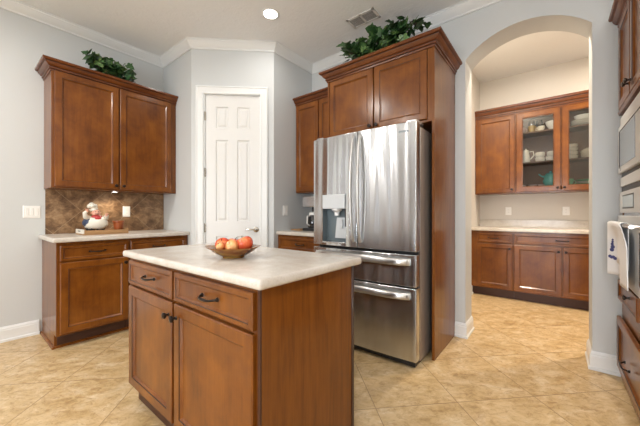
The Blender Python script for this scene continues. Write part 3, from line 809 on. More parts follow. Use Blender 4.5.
def platep(r): return [(0, 0), (r * 0.55, 0), (r * 0.62, 0.006), (r, 0.020), (r, 0.023), (r * 0.6, 0.010), (0, 0.008)]
E = 0.0006
for i, (x, y) in enumerate(((-0.235, 4.93), (-0.150, 4.945))):
    ware('wine_glass', 'clear stemmed glass at the back of the top shelf, %s' % ('above the gold mug' if i == 0 else 'above the white gold-trimmed cup'), 'glass', 'glass',
         [(0, 0), (0.032, 0), (0.030, 0.003), (0.005, 0.008), (0.005, 0.075), (0.030, 0.095), (0.038, 0.13), (0.032, 0.175), (0.031, 0.175), (0.036, 0.13), (0.028, 0.098), (0, 0.080)], (x, y, S2 + E))
ware('mug', 'cream mug at the far left of the top shelf, dark band', 'mug', 'ceramic_pink', cup(0.034, 0.085), (-0.330, DY, S2 + E), handle=(1, 0.03, 0.02, 0.07, 0.018))
ware('mug', 'gold mug on the top shelf, second item from its left end', 'mug', 'ceramic_gold', cup(0.038, 0.095), (-0.230, DY, S2 + E), handle=(1, 0.034, 0.02, 0.08, 0.02))
ware('teacup', 'white gold-trimmed cup right of the gold mug on the top shelf', 'cup', 'ceramic_cream', cup(0.042, 0.070), (-0.130, DY - 0.02, S2 + E), handle=(-1, 0.038, 0.015, 0.055, 0.018))
# serving dish leaning at the right of the top shelf
ware('serving_bowl', 'large white serving bowl at the right end of the top shelf', 'bowl', 'ceramic_white', bowlp(0.105, 0.115), (0.018, DY + 0.01, S2 + E), sy=0.9)
t = thing('coffee_pot', 'tall white coffee pot at the left end of the middle shelf', 'coffee pot', (-0.295, DY, S1))
bm = BM(); lathe(bm, [(0, E), (0.046, E), (0.050, 0.02), (0.046, 0.09), (0.036, 0.15), (0.036, 0.165), (0.026, 0.178), (0.008, 0.184), (0.010, 0.196), (0, 0.202)], (-0.295, DY, S1), Z, 22); linkmesh('body', bm, 'ceramic_cream', t, angle=50)
bm = BM(); tube(bm, [(-0.258, DY, S1 + 0.150), (-0.215, DY, S1 + 0.155), (-0.205, DY, S1 + 0.10), (-0.250, DY, S1 + 0.045)], 0.006, 8); linkmesh('handle', bm, 'ceramic_cream', t)
bm = BM(); tube(bm, [(-0.335, DY, S1 + 0.06), (-0.352, DY, S1 + 0.10), (-0.362, DY, S1 + 0.150)], [0.014, 0.009, 0.007], 10); linkmesh('spout', bm, 'ceramic_cream', t)
for i, (x, where) in enumerate(((-0.140, 'left stack'), (-0.030, 'right stack'))):
    for k in range(2):
        ware('sugar_bowl', 'cream cup in the %s on the middle shelf, %s' % (where, ('bottom one', 'top one')[k]), 'cup', 'ceramic_cream', [(0, 0), (0.036, 0), (0.050, 0.012), (0.054, 0.045), (0.048, 0.062), (0.044, 0.062), (0.048, 0.042), (0.030, 0.012), (0, 0.012)], (x + 0.012 * i * k, DY - 0.015, S1 + E + 0.063 * k), 'stacked cream cups behind the left glass door')
ware('teacup', 'cream cup at the right of the middle shelf behind the left door stile', 'cup', 'ceramic_cream', cup(0.042, 0.085), (0.070, DY + 0.04, S1 + E), sy=0.95)
for i, (x, r, wd) in enumerate(((-0.325, 0.034, 'leftmost'), (-0.220, 0.050, 'middle'), (-0.125, 0.040, 'rightmost'))):
    ware('saucer_bowl', 'small pinkish dish on the cabinet bottom, %s of the three left of the teal bowl' % wd, 'dish', 'ceramic_pink', bowlp(r, 0.034), (x, DY - 0.03, S0 + E))
ware('serving_bowl', 'teal bowl on the display cabinet bottom behind the left glass door', 'bowl', 'ceramic_teal', [(0, 0), (0.05, 0), (0.075, 0.03), (0.085, 0.075), (0.078, 0.098), (0.074, 0.098), (0.078, 0.07), (0.05, 0.02), (0, 0.02)], (-0.030, DY - 0.015, S0 + E))
t = thing('teapot', 'pale teal teapot resting on the teal bowl behind the left glass door', 'teapot', (-0.030, DY - 0.015, S0 + 0.099))
c = Vector((-0.030, DY - 0.015, S0 + 0.0992))
bm = BM(); lathe(bm, [(0, 0), (0.072, 0), (0.074, 0.010), (0.066, 0.05), (0.044, 0.078), (0.012, 0.086), (0.014, 0.100), (0, 0.108)], c, Z, 22); linkmesh('body', bm, 'ceramic_teal', t, angle=50)
bm = BM(); tube(bm, [c + Vector((-0.055, -0.01, 0.03)), c + Vector((-0.095, -0.01, 0.045)), c + Vector((-0.125, -0.01, 0.075))], [0.016, 0.010, 0.008], 10); linkmesh('spout', bm, 'ceramic_teal', t)
bm = BM(); tube(bm, [c + Vector((0.058, 0, 0.055)), c + Vector((0.095, 0, 0.05)), c + Vector((0.090, 0, 0.02)), c + Vector((0.065, 0, 0.012))], 0.006, 8); linkmesh('handle', bm, 'ceramic_teal', t)
# behind the right glass door
for k in range(3):
    ware('dinner_plate', 'white plate in the stack on the top shelf behind the right door, %s' % ('bottom', 'middle', 'top')[k], 'plate', 'ceramic_white', platep(0.125), (0.29, DY, S2 + E + 0.0236 * k), 'plates on the top right shelf')
ware('serving_bowl', 'white bowl sitting on the plate stack on the top right shelf', 'bowl', 'ceramic_white', bowlp(0.095, 0.055), (0.29, DY, S2 + 0.075))
for k in range(4):
    ware('soup_bowl', 'cream bowl in the tall stack behind the right glass door, %s' % ('lowest', 'second from the bottom', 'second from the top', 'topmost')[k], 'bowl', 'ceramic_cream', [(0, 0), (0.04, 0), (0.062, 0.015), (0.066, 0.042), (0.062, 0.046), (0.058, 0.042), (0.04, 0.012), (0, 0.012)], (0.175, DY - 0.02, S1 + E + 0.0465 * k), 'stack of cream bowls')
ware('casserole', 'wide cream lidded casserole right of the cream bowl stack', 'casserole', 'ceramic_cream', [(0, 0), (0.085, 0), (0.10, 0.02), (0.105, 0.075), (0.108, 0.08), (0.095, 0.10), (0.05, 0.125), (0.012, 0.13), (0.012, 0.148), (0, 0.15)], (0.365, DY, S1 + E), sy=0.9)
for k in range(3):
    ware('dinner_plate', '%s plate in the low stack on the cabinet bottom behind the right door' % ('bottom green', 'middle white', 'top green')[k], 'plate', ('ceramic_green', 'ceramic_white', 'ceramic_green')[k], platep(0.115), (0.330, DY - 0.01, S0 + E + 0.0236 * k), 'green and white plates')
ware('teacup', 'green cup on the cabinet bottom at the left edge of the right door', 'cup', 'ceramic_green', cup(0.050, 0.09), (0.150, DY + 0.0, S0 + E), handle=(1, 0.045, 0.02, 0.07, 0.02))

# ---- oven tower on the right ------------------------------------------
OX, OY1, OY0 = 0.360, 2.800, 2.036
t = thing('oven_cabinet', 'tall wooden oven cabinet with two upper doors and deep lower drawers at the right edge', 'cabinet', (OX, OY1, 0))
bm = BM()
box(bm, OX, XR - 0.003, OY1 - 0.02, OY1, 0, 2.38); box(bm, OX, XR - 0.003, OY0, OY0 + 0.02, 0, 2.38)
box(bm, OX, XR - 0.003, OY0 + 0.02, OY1 - 0.02, 1.745, 2.38); box(bm, OX, XR - 0.003, OY0 + 0.02, OY1 - 0.02, 0.10, 0.675); box(bm, OX + 0.07, XR - 0.003, OY0 + 0.02, OY1 - 0.02, 0.0, 0.10)
box(bm, XR - 0.02, XR - 0.003, OY0 + 0.02, OY1 - 0.02, 0.675, 1.745)
linkmesh('body', bm, 'wood', t, 0.002)
fr = F((OX, 0, 0), (0, -1, 0))
dd = front('door', fr, -OY1 + 0.012, -2.424, 1.800, 2.368, t); knob(fr, -2.450, 1.868, dd)
dd = front('door', fr, -2.412, -OY0 - 0.012, 1.800, 2.368, t); knob(fr, -2.386, 1.868, dd)
crown([(OX, YF - 0.004), (OX, OY0 - 0.0)], 2.365, t, 1.05, 1.0)
bm = BM(); sweep(bm, [(OX, OY1), (OX, OY0)], [(-0.01, 1.765), (0.016, 1.768), (0.020, 1.784), (0.018, 1.796), (-0.01, 1.798)]); linkmesh('light_rail', bm, 'wood_crown', t)
dd = front('drawer', fr, -OY1 + 0.022, -2.21, 0.545, 0.672, t, n=0.006); knob(fr, -2.44, 0.62, dd, n=TH - 0.002)
dd = front('door', fr, -OY1 + 0.004, -OY0 - 0.006, 0.085, 0.425, t, n=0.008); dd.name = 'deep_drawer'; pull(fr, -2.43, 0.225, dd, half=0.065, n=TH + 0.008)
# microwave
t = thing('microwave', 'built-in pale steel microwave above the wall oven', 'microwave', (OX, 2.42, 1.34))
fo = F((OX, 0, 0), (0, -1, 0))
M0, M1 = -OY1 + 0.022, -OY0 - 0.022
bm = box(BM(), OX + 0.004, OX + 0.45, -M1 + 0.004, -M0 - 0.004, 1.300, 1.735); linkmesh('body', bm, 'steel_plain', t)
bm = BM(); fo.box(bm, M0, M1, 1.690, 1.742, 0.001, 0.012); fo.box(bm, M0, M1, 1.285, 1.345, 0.001, 0.012); linkmesh('trim_kit', bm, 'steel_satin', t, 0.002)
bm = BM(); fo.rings(bm, M0, M1, 1.372, 1.682, [(0, 0.001, 0), (0, 0.018, 0), (0.004, 0.022, 0), (0.034, 0.022, 0), (0.036, 0.018, 1)], True, True); linkmesh('door', bm, ['steel_satin', 'black_gap'], t)
bm = BM(); fo.box(bm, M0 + 0.038, M1 - 0.22, 1.415, 1.640, 0.0185, 0.0200); linkmesh('window_glass', bm, 'oven_glass', t)
bm = BM(); fo.box(bm, M0 + 0.002, M1 - 0.002, 1.346, 1.371, 0.001, 0.006); linkmesh('vent_slot', bm, 'black_gap', t)
bm = BM(); fo.box(bm, M0 + 0.10, M0 + 0.106, 1.385, 1.408, 0.0222, 0.024); linkmesh('button', bm, 'plastic_slot', t)
# wall oven
t = thing('wall_oven', 'stainless built-in wall oven with towel on its bar handle', 'oven', (OX, 2.42, 0.68))
bm = box(BM(), OX + 0.004, OX + 0.50, -M1 + 0.004, -M0 - 0.004, 0.682, 1.282); linkmesh('body', bm, 'steel_plain', t)
bm = BM(); fo.box(bm, M0, M1, 1.115, 1.250, 0.001, 0.016); cp = linkmesh('control_panel', bm, 'steel_satin', t, 0.003)
bm = BM(); fo.box(bm, -2.66, -2.33, 1.142, 1.226, 0.0165, 0.0175, 1); fo.box(bm, -2.652, -2.338, 1.150, 1.218, 0.0175, 0.0185, 0); linkmesh('display', bm, ['display', 'black_gap'], cp)
bm = BM(); fo.box(bm, M0 + 0.002, M1 - 0.002, 1.252, 1.284, 0.001, 0.005); linkmesh('vent_slot', bm, 'black_gap', t)
bm = BM(); fo.rings(bm, M0, M1, 0.684, 1.098, [(0, 0.001, 0), (0, 0.020, 0), (0.004, 0.024, 0)], True, True); od = linkmesh('door', bm, 'steel_satin', t)
bm = BM(); fo.box(bm, -2.135, M1 - 0.02, 0.735, 1.015, 0.0245, 0.0262); linkmesh('window_glass', bm, 'black_glass', od)
HZ, HN = 1.045, 0.060
bm = BM(); tube(bm, [fo.p(M0 + 0.03, HZ, HN), fo.p(M1 - 0.03, HZ, HN)], 0.011, 12)
for u in (M0 + 0.05, M1 - 0.05): tube(bm, [fo.p(u, HZ, 0.022), fo.p(u, HZ, HN)], 0.008, 10)
linkmesh('handle', bm, 'steel_handle', od)
# towels over the handle
def towel(plan, zbot, zback, name, label, mat, motif=False):
    """plan(t, s): y and outward distance of the hanging cloth; t across 0..1, s = 0 at the bar, 1 at the hem"""
    bm = BM(); nu = 24; rows = []
    for i in range(15):
        s_ = 1 - i / 14
        rows.append([bm.verts.new(fo.p(-y, HZ + 0.006 + (zbot(q / nu) - HZ) * s_, n)) for q in range(nu + 1) for y, n in [plan(q / nu, s_)]])
    ytop = [plan(q / nu, 0.0)[0] for q in range(nu + 1)]
    for a in (0.9, 1.57, 2.2):
        rows.append([bm.verts.new(fo.p(-y, HZ + 0.016 * math.sin(a), HN + 0.017 * math.cos(a))) for y in ytop])
    for i in range(7):
        rows.append([bm.verts.new(fo.p(-y, HZ - (HZ - zback) * i / 6, HN - 0.017)) for y in ytop])
    for a, b_ in zip(rows, rows[1:]):
        for q in range(nu): bm.faces.new([a[q], a[q + 1], b_[q + 1], b_[q]])
    y, n = plan(0.5, 0)
    t = thing(name, label, 'towel', fo.p(-y, HZ, HN))
    o = linkmesh('cloth', bm, mat, t, angle=80)
    md = o.modifiers.new('thick', 'SOLIDIFY'); md.thickness = 0.004; md.offset = 0
    if motif:
        for part, dots in (('embroidered_figure', ((0.26, 0.915, 0.009), (0.27, 0.897, 0.012), (0.25, 0.878, 0.012), (0.27, 0.930, 0.007), (0.28, 0.943, 0.006))), ('embroidered_text', ((0.20, 0.835, 0.010), (0.24, 0.829, 0.009), (0.28, 0.832, 0.010), (0.32, 0.824, 0.010)))):
            bm = BM()
            for tt, z, r in dots:
                s_ = (HZ - z) / (HZ - 0.70)
                (ya, na), (yb, nb) = plan(tt - 0.02, s_), plan(tt + 0.02, s_)
                pa, pb = fo.p(-ya, z, na), fo.p(-yb, z, nb)
                nn = (pb - pa).cross(Z).normalized()
                if nn.y > 0: nn = -nn
                lathe(bm, [(0, 0.0042), (r, 0.0036), (r, 0.001)], (pa + pb) / 2, nn, 12)
            linkmesh(part, bm, 'towel_print', t)
    return t
def lerp_plan(keys):
    def f(t):
        for (t0, *a), (t1, *b_) in zip(keys, keys[1:]):
            if t <= t1: u = (t - t0) / (t1 - t0); u = u * u * (3 - 2 * u); return [x + (y - x) * u for x, y in zip(a, b_)]
        return keys[-1][1:]
    return f
P0 = lerp_plan([(0.0, 2.735, HN + 0.017), (1.0, 2.28, HN + 0.017)])
P1 = lerp_plan([(0.0, 2.690, 0.078), (0.08, 2.660, 0.084), (0.46, 2.630, 0.034), (0.54, 2.54, 0.034), (0.75, 2.36, 0.064), (1.0, 2.20, 0.056)])
def plan_white(t, s_):
    a, b_ = P0(t), P1(t); k = min(1.0, s_ * 3.0) ** 0.7
    k2 = k * (0.80 + 0.20 * s_)
    return a[0] + (b_[0] - a[0]) * k2, a[1] + (b_[1] - a[1]) * k2
towel(plan_white, lambda t: 0.715 if t < 0.5 else 0.700, 0.80, 'dish_towel', 'white dish towel with navy embroidered motif hanging on the oven handle', 'towel_cloth', True)
# ------------------------------------------------------------------ switches and outlets
def plate(name, label, fr, u, z, wd, ht, gangs, kind, group=None):
    t = thing(name, label, 'switch' if kind == 'switch' else 'outlet', fr.p(u, z, 0), group)
    bm = BM(); fr.rings(bm, u - wd / 2, u + wd / 2, z - ht / 2, z + ht / 2, [(0, 0.0008, 0), (0, 0.003, 0), (0.004, 0.006, 0)], True, True); linkmesh('cover_plate', bm, 'plastic_white', t)
    for g in range(gangs):
        uc = u + (g - (gangs - 1) / 2) * 0.034; hw = 0.010 if gangs > 1 else 0.016
        bm = BM()
        if kind == 'switch':
            fr.rings(bm, uc - hw, uc + hw, z - 0.033, z + 0.033, [(0, 0.0055, 0), (0, 0.007, 0), (0.002, 0.009, 0)]); linkmesh('rocker', bm, 'plastic_white', t)
        else:
            fr.rings(bm, uc - 0.016, uc + 0.016, z - 0.033, z + 0.033, [(0, 0.0055, 0), (0.001, 0.0075, 0)])
            for s in (-1, 1):
                for q in (-0.005, 0.005): fr.box(bm, uc + q - 0.001, uc + q + 0.001, z + s * 0.017 - 0.004, z + s * 0.017 + 0.004, 0.0074, 0.008, 1)
            linkmesh('receptacle', bm, ['plastic_white', 'plastic_slot'], t)
    return t
FL = F((XL, 0, 0), (0, 1, 0))
plate('light_switch', 'white three-gang switch plate on the left wall beside the slate backsplash', FL, 0.452, 1.125, 0.118, 0.112, 3, 'switch')
plate('wall_outlet', 'white outlet on the brown slate backsplash right of the chef figurine', F((XL + 0.010, 0, 0), (0, 1, 0)), 1.205, 1.130, 0.072, 0.115, 1, 'outlet')
plate('light_switch', 'white single switch on the wall between pantry door and refrigerator', F((XB, 0, 0), (0, 1, 0)), 2.374, 1.142, 0.075, 0.115, 1, 'switch')
FQ = F((0, YQ, 0), (1, 0, 0))
plate('wall_outlet', 'left outlet of two above the butler pantry worktop', FQ, -0.515, 1.142, 0.075, 0.115, 1, 'outlet')
plate('wall_outlet', 'right outlet of two above the butler pantry worktop', FQ, 0.130, 1.140, 0.075, 0.115, 1, 'outlet')

# ------------------------------------------------------------------ ceiling fixtures
def can(x, y, label, zc=ZC, power=CAN_POWER, col=CAN_COL):
    t = thing('recessed_light', label, 'ceiling light', (x, y, zc))
    bm = BM(); lathe(bm, [(0.062, -0.001), (0.066, -0.004), (0.082, -0.004), (0.088, 0.0), (0.062, 0.0)], (x, y, zc - 0.0005), Z, 32); linkmesh('trim_ring', bm, 'white_trim', t)
    bm = BM(); lathe(bm, [(0, -0.0012), (0.061, -0.0012), (0.061, 0.0)], (x, y, zc - 0.0005), Z, 32); linkmesh('lens', bm, 'lamp_lens', t)
    l = bpy.data.lights.new('can_lamp', 'AREA'); l.shape = 'DISK'; l.size = 0.12; l.energy = power; l.color = col; l.spread = math.radians(175)
    o = bpy.data.objects.new('can_lamp', l); o.location = (0, 0, -0.010); o.parent = t; COL.objects.link(o)
can(-2.059, 1.845, 'glowing recessed ceiling light in front of the pantry door', ZC, 4.5)
can(-2.4, -0.1, 'recessed ceiling light over the left run behind the viewpoint')
can(-2.3, -1.2, 'recessed ceiling light in the middle of the row behind the viewpoint')
can(0.60, 0.70, 'recessed ceiling light in front of the oven tower, above the frame')
can(-2.8, -2.6, 'recessed ceiling light near the leftmost rear window')
can(0.75, -1.6, 'recessed ceiling light near the right rear window')
can(1.0, 4.1, 'recessed ceiling light in the butler pantry behind the arch wall', ZCB, 50, (1.0, 0.86, 0.68))
can(-0.45, 3.42, 'recessed ceiling light in the butler pantry just behind the arch header', ZCB, 36, (1.0, 0.86, 0.68))  # extra unseen lamp added to brighten the butler pantry
# air vent
t = thing('air_vent', 'white rectangular air vent in the ceiling above the ivy', 'vent', (-1.414, 2.435, ZC))
vx0, vx1, vy0, vy1 = -1.558, -1.270, 2.357, 2.513
bm = BM()
zt = ZC - 0.0005
for a in ((vx0, vx1, vy0, vy0 + 0.022), (vx0, vx1, vy1 - 0.022, vy1), (vx0, vx0 + 0.022, vy0, vy1), (vx1 - 0.022, vx1, vy0, vy1), (-1.423, -1.405, vy0, vy1)):
    box(bm, *a, zt - 0.008, zt)
linkmesh('frame', bm, 'vent_paint', t, 0.001)
bm = box(BM(), vx0 + 0.01, vx1 - 0.01, vy0 + 0.01, vy1 - 0.01, zt - 0.0015, zt); linkmesh('backing', bm, 'vent_dark', t)
bm = BM()
for i in range(8):
    y = vy0 + 0.030 + i * 0.0143
    for xa, xb in ((vx0 + 0.022, -1.423), (-1.405, vx1 - 0.022)):
        v = [bm.verts.new(p) for p in ((xa, y, zt - 0.002), (xb, y, zt - 0.002), (xb, y + 0.005, zt - 0.006), (xa, y + 0.005, zt - 0.006))]; bm.faces.new(v)
o = linkmesh('louvers', bm, 'vent_slat', t, smooth=False); md = o.modifiers.new('thick', 'SOLIDIFY'); md.thickness = 0.0015

# ------------------------------------------------------------------ ivy on the cabinets
LEAF = [(0, 0.0), (0.16, -0.10), (0.42, -0.06), (0.40, 0.16), (0.62, 0.34), (0.36, 0.46), (0.28, 0.66), (0, 1.0)]
def leaf(bm, base, direction, normal, size, mi):
    d = Vector(direction).normalized(); n = Vector(normal); n = (n - d * n.dot(d)).normalized(); s = d.cross(n)
    mid = [bm.verts.new(base + d * size * v + n * size * (-0.10 * (v - 0.5) ** 2 * 2)) for v in (0.0, 0.35, 0.7, 1.0)]
    for sg in (-1, 1):
        out_ = [bm.verts.new(base + d * size * y + s * sg * size * x + n * size * (0.18 * x - 0.25 * max(0, y - 0.5) ** 2)) for x, y in LEAF[1:-1]]
        ring = [mid[0]] + out_ + [mid[3], mid[2], mid[1]]
        cen = bm.verts.new(base + d * size * 0.38 + s * sg * size * 0.18 + n * size * 0.05)
        for i in range(len(ring)):
            f = bm.faces.new([ring[i], ring[(i + 1) % len(ring)], cen]); f.material_index = mi
def ivy(label, base, spots, n_leaves, smin, smax, zfloor, facing):
    t = thing('ivy_plant', label, 'plant', base)
    bl = BM(); bv = BM()
    for pts in spots:
        tube(bv, pts, 0.0035, 6)
    made = 0
    for i in range(n_leaves * 6):
        if made >= n_leaves: break
        pts = random.choice(spots); k = random.randrange(len(pts) - 1); u = random.random()
        q = Vector(pts[k]).lerp(Vector(pts[k + 1]), u)
        p = q + Vector((random.gauss(0, 0.028), random.gauss(0, 0.028), random.gauss(0.008, 0.024)))
        d = Vector((random.gauss(0, 0.8), random.gauss(0, 0.8), random.gauss(-0.15, 0.6))) + Vector(facing) * 0.25
        d.normalize()
        nrm = Vector(facing) * 0.9 + Vector((random.gauss(0, 0.45), random.gauss(0, 0.45), 0.45 + random.gauss(0, 0.35)))
        nn = (nrm - d * nrm.dot(d)).normalized(); sd = d.cross(nn)
        sz = random.uniform(smin, smax)
        ok = True
        for v in (-0.15, 0.3, 0.6, 1.0):
            for h in (-0.65, 0, 0.65):
                for e in (-0.15, 0.15):
                    c = p + d * sz * v + sd * sz * h + nn * sz * e
                    if c.z < zfloor(c) + 0.004 or c.z > base[2] + (0.41 if n_leaves > 300 else 0.33): ok = False
        if not ok: continue
        made += 1
        tube(bv, [q, p], 0.0014, 4)
        leaf(bl, p, d, nrm, sz, 0 if random.random() < 0.87 else 1)
    linkmesh('leaves', bl, ['leaf', 'leaf_light'], t, angle=70)
    linkmesh('vines', bv, 'vine', t)
    return t
zb = LUT
def arc(p0, p1, lift, n=7, sag=0.0):
    p0, p1 = Vector(p0), Vector(p1)
    return [p0.lerp(p1, i / n) + Vector((0, 0, lift * math.sin(math.pi * i / n))) for i in range(n + 1)]
ctr = (XL + 0.215, 1.0, zb + 0.004)
sp = [arc(ctr, (XL + 0.27, 0.78, zb + 0.24), 0.05), arc(ctr, (XL + 0.24, 0.92, zb + 0.26), 0.03), arc(ctr, (XL + 0.24, 0.87, zb + 0.25), 0.06), arc(ctr, (XL + 0.24, 0.98, zb + 0.27), 0.02), arc(ctr, (XL + 0.26, 1.08, zb + 0.24), 0.05),
      arc(ctr, (XL + 0.27, 1.19, zb + 0.17), 0.06), arc(ctr, (XL + 0.29, 1.20, zb + 0.12), 0.05), arc(ctr, (XL + 0.28, 0.92, zb + 0.11), 0.05)]
ivy('dark green ivy on top of the left wall cabinet', ctr, sp, 190, 0.055, 0.09, lambda p: zb if p.x < XL + 0.28 else zb + 0.082, (0.75, -0.4, 0.3))
zb2 = PZ
ctr = (-1.22, PY + 0.16, zb2 + 0.004)
yy = PY + 0.10
sp = [arc(ctr, (-1.56, yy - 0.02, zb2 + 0.21), 0.07), arc(ctr, (-1.50, yy, zb2 + 0.27), 0.07), arc(ctr, (-1.40, yy, zb2 + 0.31), 0.05), arc(ctr, (-1.30, yy, zb2 + 0.33), 0.04), arc(ctr, (-1.24, yy, zb2 + 0.35), 0.03),
      arc(ctr, (-1.12, yy, zb2 + 0.33), 0.03), arc(ctr, (-1.02, yy, zb2 + 0.34), 0.05), arc(ctr, (-0.90, yy, zb2 + 0.31), 0.07), arc(ctr, (-0.87, yy, zb2 + 0.27), 0.10), arc(ctr, (-0.95, yy, zb2 + 0.18), 0.08),
      arc(ctr, (-1.46, yy - 0.08, zb2 + 0.12), 0.08), arc(ctr, (-1.05, yy - 0.02, zb2 + 0.22), 0.05)]
dr = [(-1.36, PY + 0.05, zb2 + 0.17), (-1.38, PY - 0.02, zb2 + 0.15), (-1.40, PY - 0.06, zb2 + 0.13), (-1.42, PY - 0.085, zb2 + 0.115)]
def zfl(p): return zb2 if p.y > PY + 0.045 else zb2 + 0.090
ivy('large trailing ivy on top of the refrigerator surround', ctr, sp + [dr, dr], 460, 0.06, 0.11, zfl, (-0.2, -0.8, 0.25))

# ------------------------------------------------------------------ fruit bowl on the island
BX, BY, BZ = -1.245, 0.872, IZT + 0.0006
t = thing('fruit_bowl', 'brown glazed bowl of apples standing on the island top', 'bowl', (BX, BY, BZ))
bm = BM(); lathe(bm, [(0, 0), (0.052, 0), (0.054, 0.008), (0.064, 0.011), (0.094, 0.028), (0.113, 0.044), (0.125, 0.050), (0.126, 0.053), (0.110, 0.050), (0.088, 0.035), (0.055, 0.020), (0, 0.016)], (0, 0, 0), Z, 40)
for v in bm.verts:   # two drawn-out lips on the long axis, along the view
    r = math.hypot(v.co.x, v.co.y)
    if r > 0.10:
        a = math.atan2(v.co.y, v.co.x) - YAW
        k = max(0, math.cos(2 * a)) ** 4
        v.co.x *= 1 + 0.08 * k; v.co.y *= 1 + 0.08 * k; v.co.z += 0.006 * k
bmesh.ops.translate(bm, verts=bm.verts, vec=(BX, BY, BZ))
linkmesh('basin', bm, 'bowl_glaze', t, angle=50)
def apple(dx, dy, dz, r, mat, label, tilt):
    c = Vector((BX + dx, BY + dy, BZ + dz))
    t = thing('apple', label, 'fruit', c, 'apples in the brown bowl')
    bm = BM()
    prof = []
    for i in range(15):
        th = math.pi * i / 14
        rr = r * math.sin(th) * (1 + 0.10 * math.cos(th)); z = r * 0.90 * math.cos(th)
        dimple = math.exp(-(math.sin(th) / 0.33) ** 2)
        z -= math.copysign(r * 0.22 * dimple, z)
        prof.append((rr if 0 < i < 14 else 0, z))
    ax = Vector(tilt).normalized()
    lathe(bm, prof, c, ax, 22); linkmesh('flesh', bm, mat, t, angle=80)
    bm = BM(); tube(bm, [c + ax * r * 0.62, c + ax * r * 0.85 + Vector((0.002, 0, 0)), c + ax * r * 1.02 + Vector((0.006, 0.002, 0))], 0.002, 6); linkmesh('stem', bm, 'stem_brown', t)
rx, ry = math.cos(YAW), math.sin(YAW)   # across the view
def A(side, deep): return (side * rx - deep * ry, side * ry + deep * rx)
for side, deep, dz, r, mat, label, tilt in (
    (-0.054, 0.000, 0.062, 0.036, 'apple_skin', 'red apple at the left end of the bowl', (0.3, -0.5, 1)),
    (0.004, -0.040, 0.057, 0.034, 'apple_blush', 'yellow-blushed apple at the front middle of the bowl', (0.1, -0.8, 0.8)),
    (0.056, -0.006, 0.066, 0.043, 'apple_skin', 'largest orange-red apple at the right end of the bowl', (-0.3, -0.3, 1)),
    (-0.012, 0.042, 0.058, 0.036, 'apple_skin', 'red apple at the back of the bowl, left of its middle', (0.2, 0.2, 1)),
    (-0.044, -0.062, 0.060, 0.022, 'apple_blush', 'small pale apple at the front left rim of the bowl', (-0.2, -0.6, 0.7)),
    (0.044, 0.066, 0.066, 0.032, 'apple_skin', 'apple behind the largest one at the right of the bowl', (0.1, 0.3, 1))):
    dx, dy = A(side, deep)
    apple(dx, dy, dz, r, mat, label, tilt)

# ------------------------------------------------------------------ chef figurine, tray and pot on the left worktop
WZ = 0.9146
TX0, TX1, TY0, TY1 = -3.53, -3.285, 0.725, 1.085
t = thing('serving_tray', 'wooden tray with a pale slotted end on the left worktop', 'tray', ((TX0 + TX1) / 2, (TY0 + TY1) / 2, WZ))
bm = box(BM(), TX0, TX1, TY0, TY1, WZ, WZ + 0.010); linkmesh('base', bm, 'tray_wood', t, 0.001)
bm = box(BM(), TX1 - 0.012, TX1, TY0 + 0.012, TY1 - 0.012, WZ + 0.010, WZ + 0.040); box(bm, TX0, TX0 + 0.012, TY0 + 0.012, TY1 - 0.012, WZ + 0.010, WZ + 0.040); linkmesh('side_rail', bm, 'tray_wood', t, 0.002)
for y in (TY0, TY1 - 0.012):
    bm = box(BM(), TX0, TX1, y, y + 0.012, WZ + 0.010, WZ + 0.050); e = linkmesh('end_rail', bm, 'tray_end' if y == TY0 else 'tray_wood', t, 0.003)
    if y == TY0: e['label'] = 'pale end rail'
    bm = box(BM(), (TX0 + TX1) / 2 - 0.045, (TX0 + TX1) / 2 + 0.045, y - 0.0006, y + 0.0126, WZ + 0.026, WZ + 0.040); linkmesh('hand_slot', bm, 'black_gap', e, 0.004)
CX, CY, CZ = -3.41, 0.850, WZ + 0.0105
t = thing('chef_figurine', 'plump white chef figurine with red scarf standing on the wooden tray', 'figurine', (CX, CY, CZ)); t.scale = (0.93, 0.93, 0.93)
bm = BM(); 
for s in (-1, 1):
    sphere(bm, (CX + 0.02, CY + s * 0.030, CZ + 0.012), 0.022, 1.5, 1, 0.55)
    lathe(bm, [(0, 0.0), (0.024, 0.004), (0.030, 0.04), (0.032, 0.065), (0, 0.07)], (CX, CY + s * 0.032, CZ + 0.004), Z, 14)
for k in range(10):
    a = k / 10 * 2 * math.pi
    tube(bm, [(CX + 0.058 * math.cos(a), CY + 0.066 * math.sin(a), CZ + 0.022), (CX + 0.070 * math.cos(a), CY + 0.080 * math.sin(a), CZ + 0.060)], 0.007, 6)
linkmesh('trousers', bm, 'chef_stripe', t)
bm = BM(); lathe(bm, [(0, 0.040), (0.070, 0.042), (0.088, 0.060), (0.094, 0.09), (0.086, 0.125), (0.064, 0.155), (0.040, 0.170), (0, 0.174)], (CX, CY, CZ), Z, 26, sy=1.0); linkmesh('coat', bm, 'chef_white', t, angle=60)
bm = BM(); sphere(bm, (CX - 0.012, CY - 0.022, CZ + 0.105), 0.088, 0.95, 0.98, 0.72); linkmesh('jacket', bm, 'chef_navy', t)
bm = BM(); sphere(bm, (CX + 0.040, CY + 0.018, CZ + 0.098), 0.074, 0.85, 1.08, 0.86); linkmesh('apron', bm, 'chef_white', t)
hd = Vector((CX + 0.030, CY - 0.005, CZ + 0.206))
bm = BM(); sphere(bm, hd, 0.036, 1, 1, 1.05); sphere(bm, hd + Vector((0.032, 0.004, -0.004)), 0.010); sphere(bm, hd + Vector((0.022, 0.020, -0.012)), 0.014); sphere(bm, hd + Vector((0.024, -0.016, -0.012)), 0.014)
for s in (-1, 1): sphere(bm, hd + Vector((0.0, s * 0.035, -0.002)), 0.009)
hdo = linkmesh('head', bm, 'chef_skin', t, angle=80)
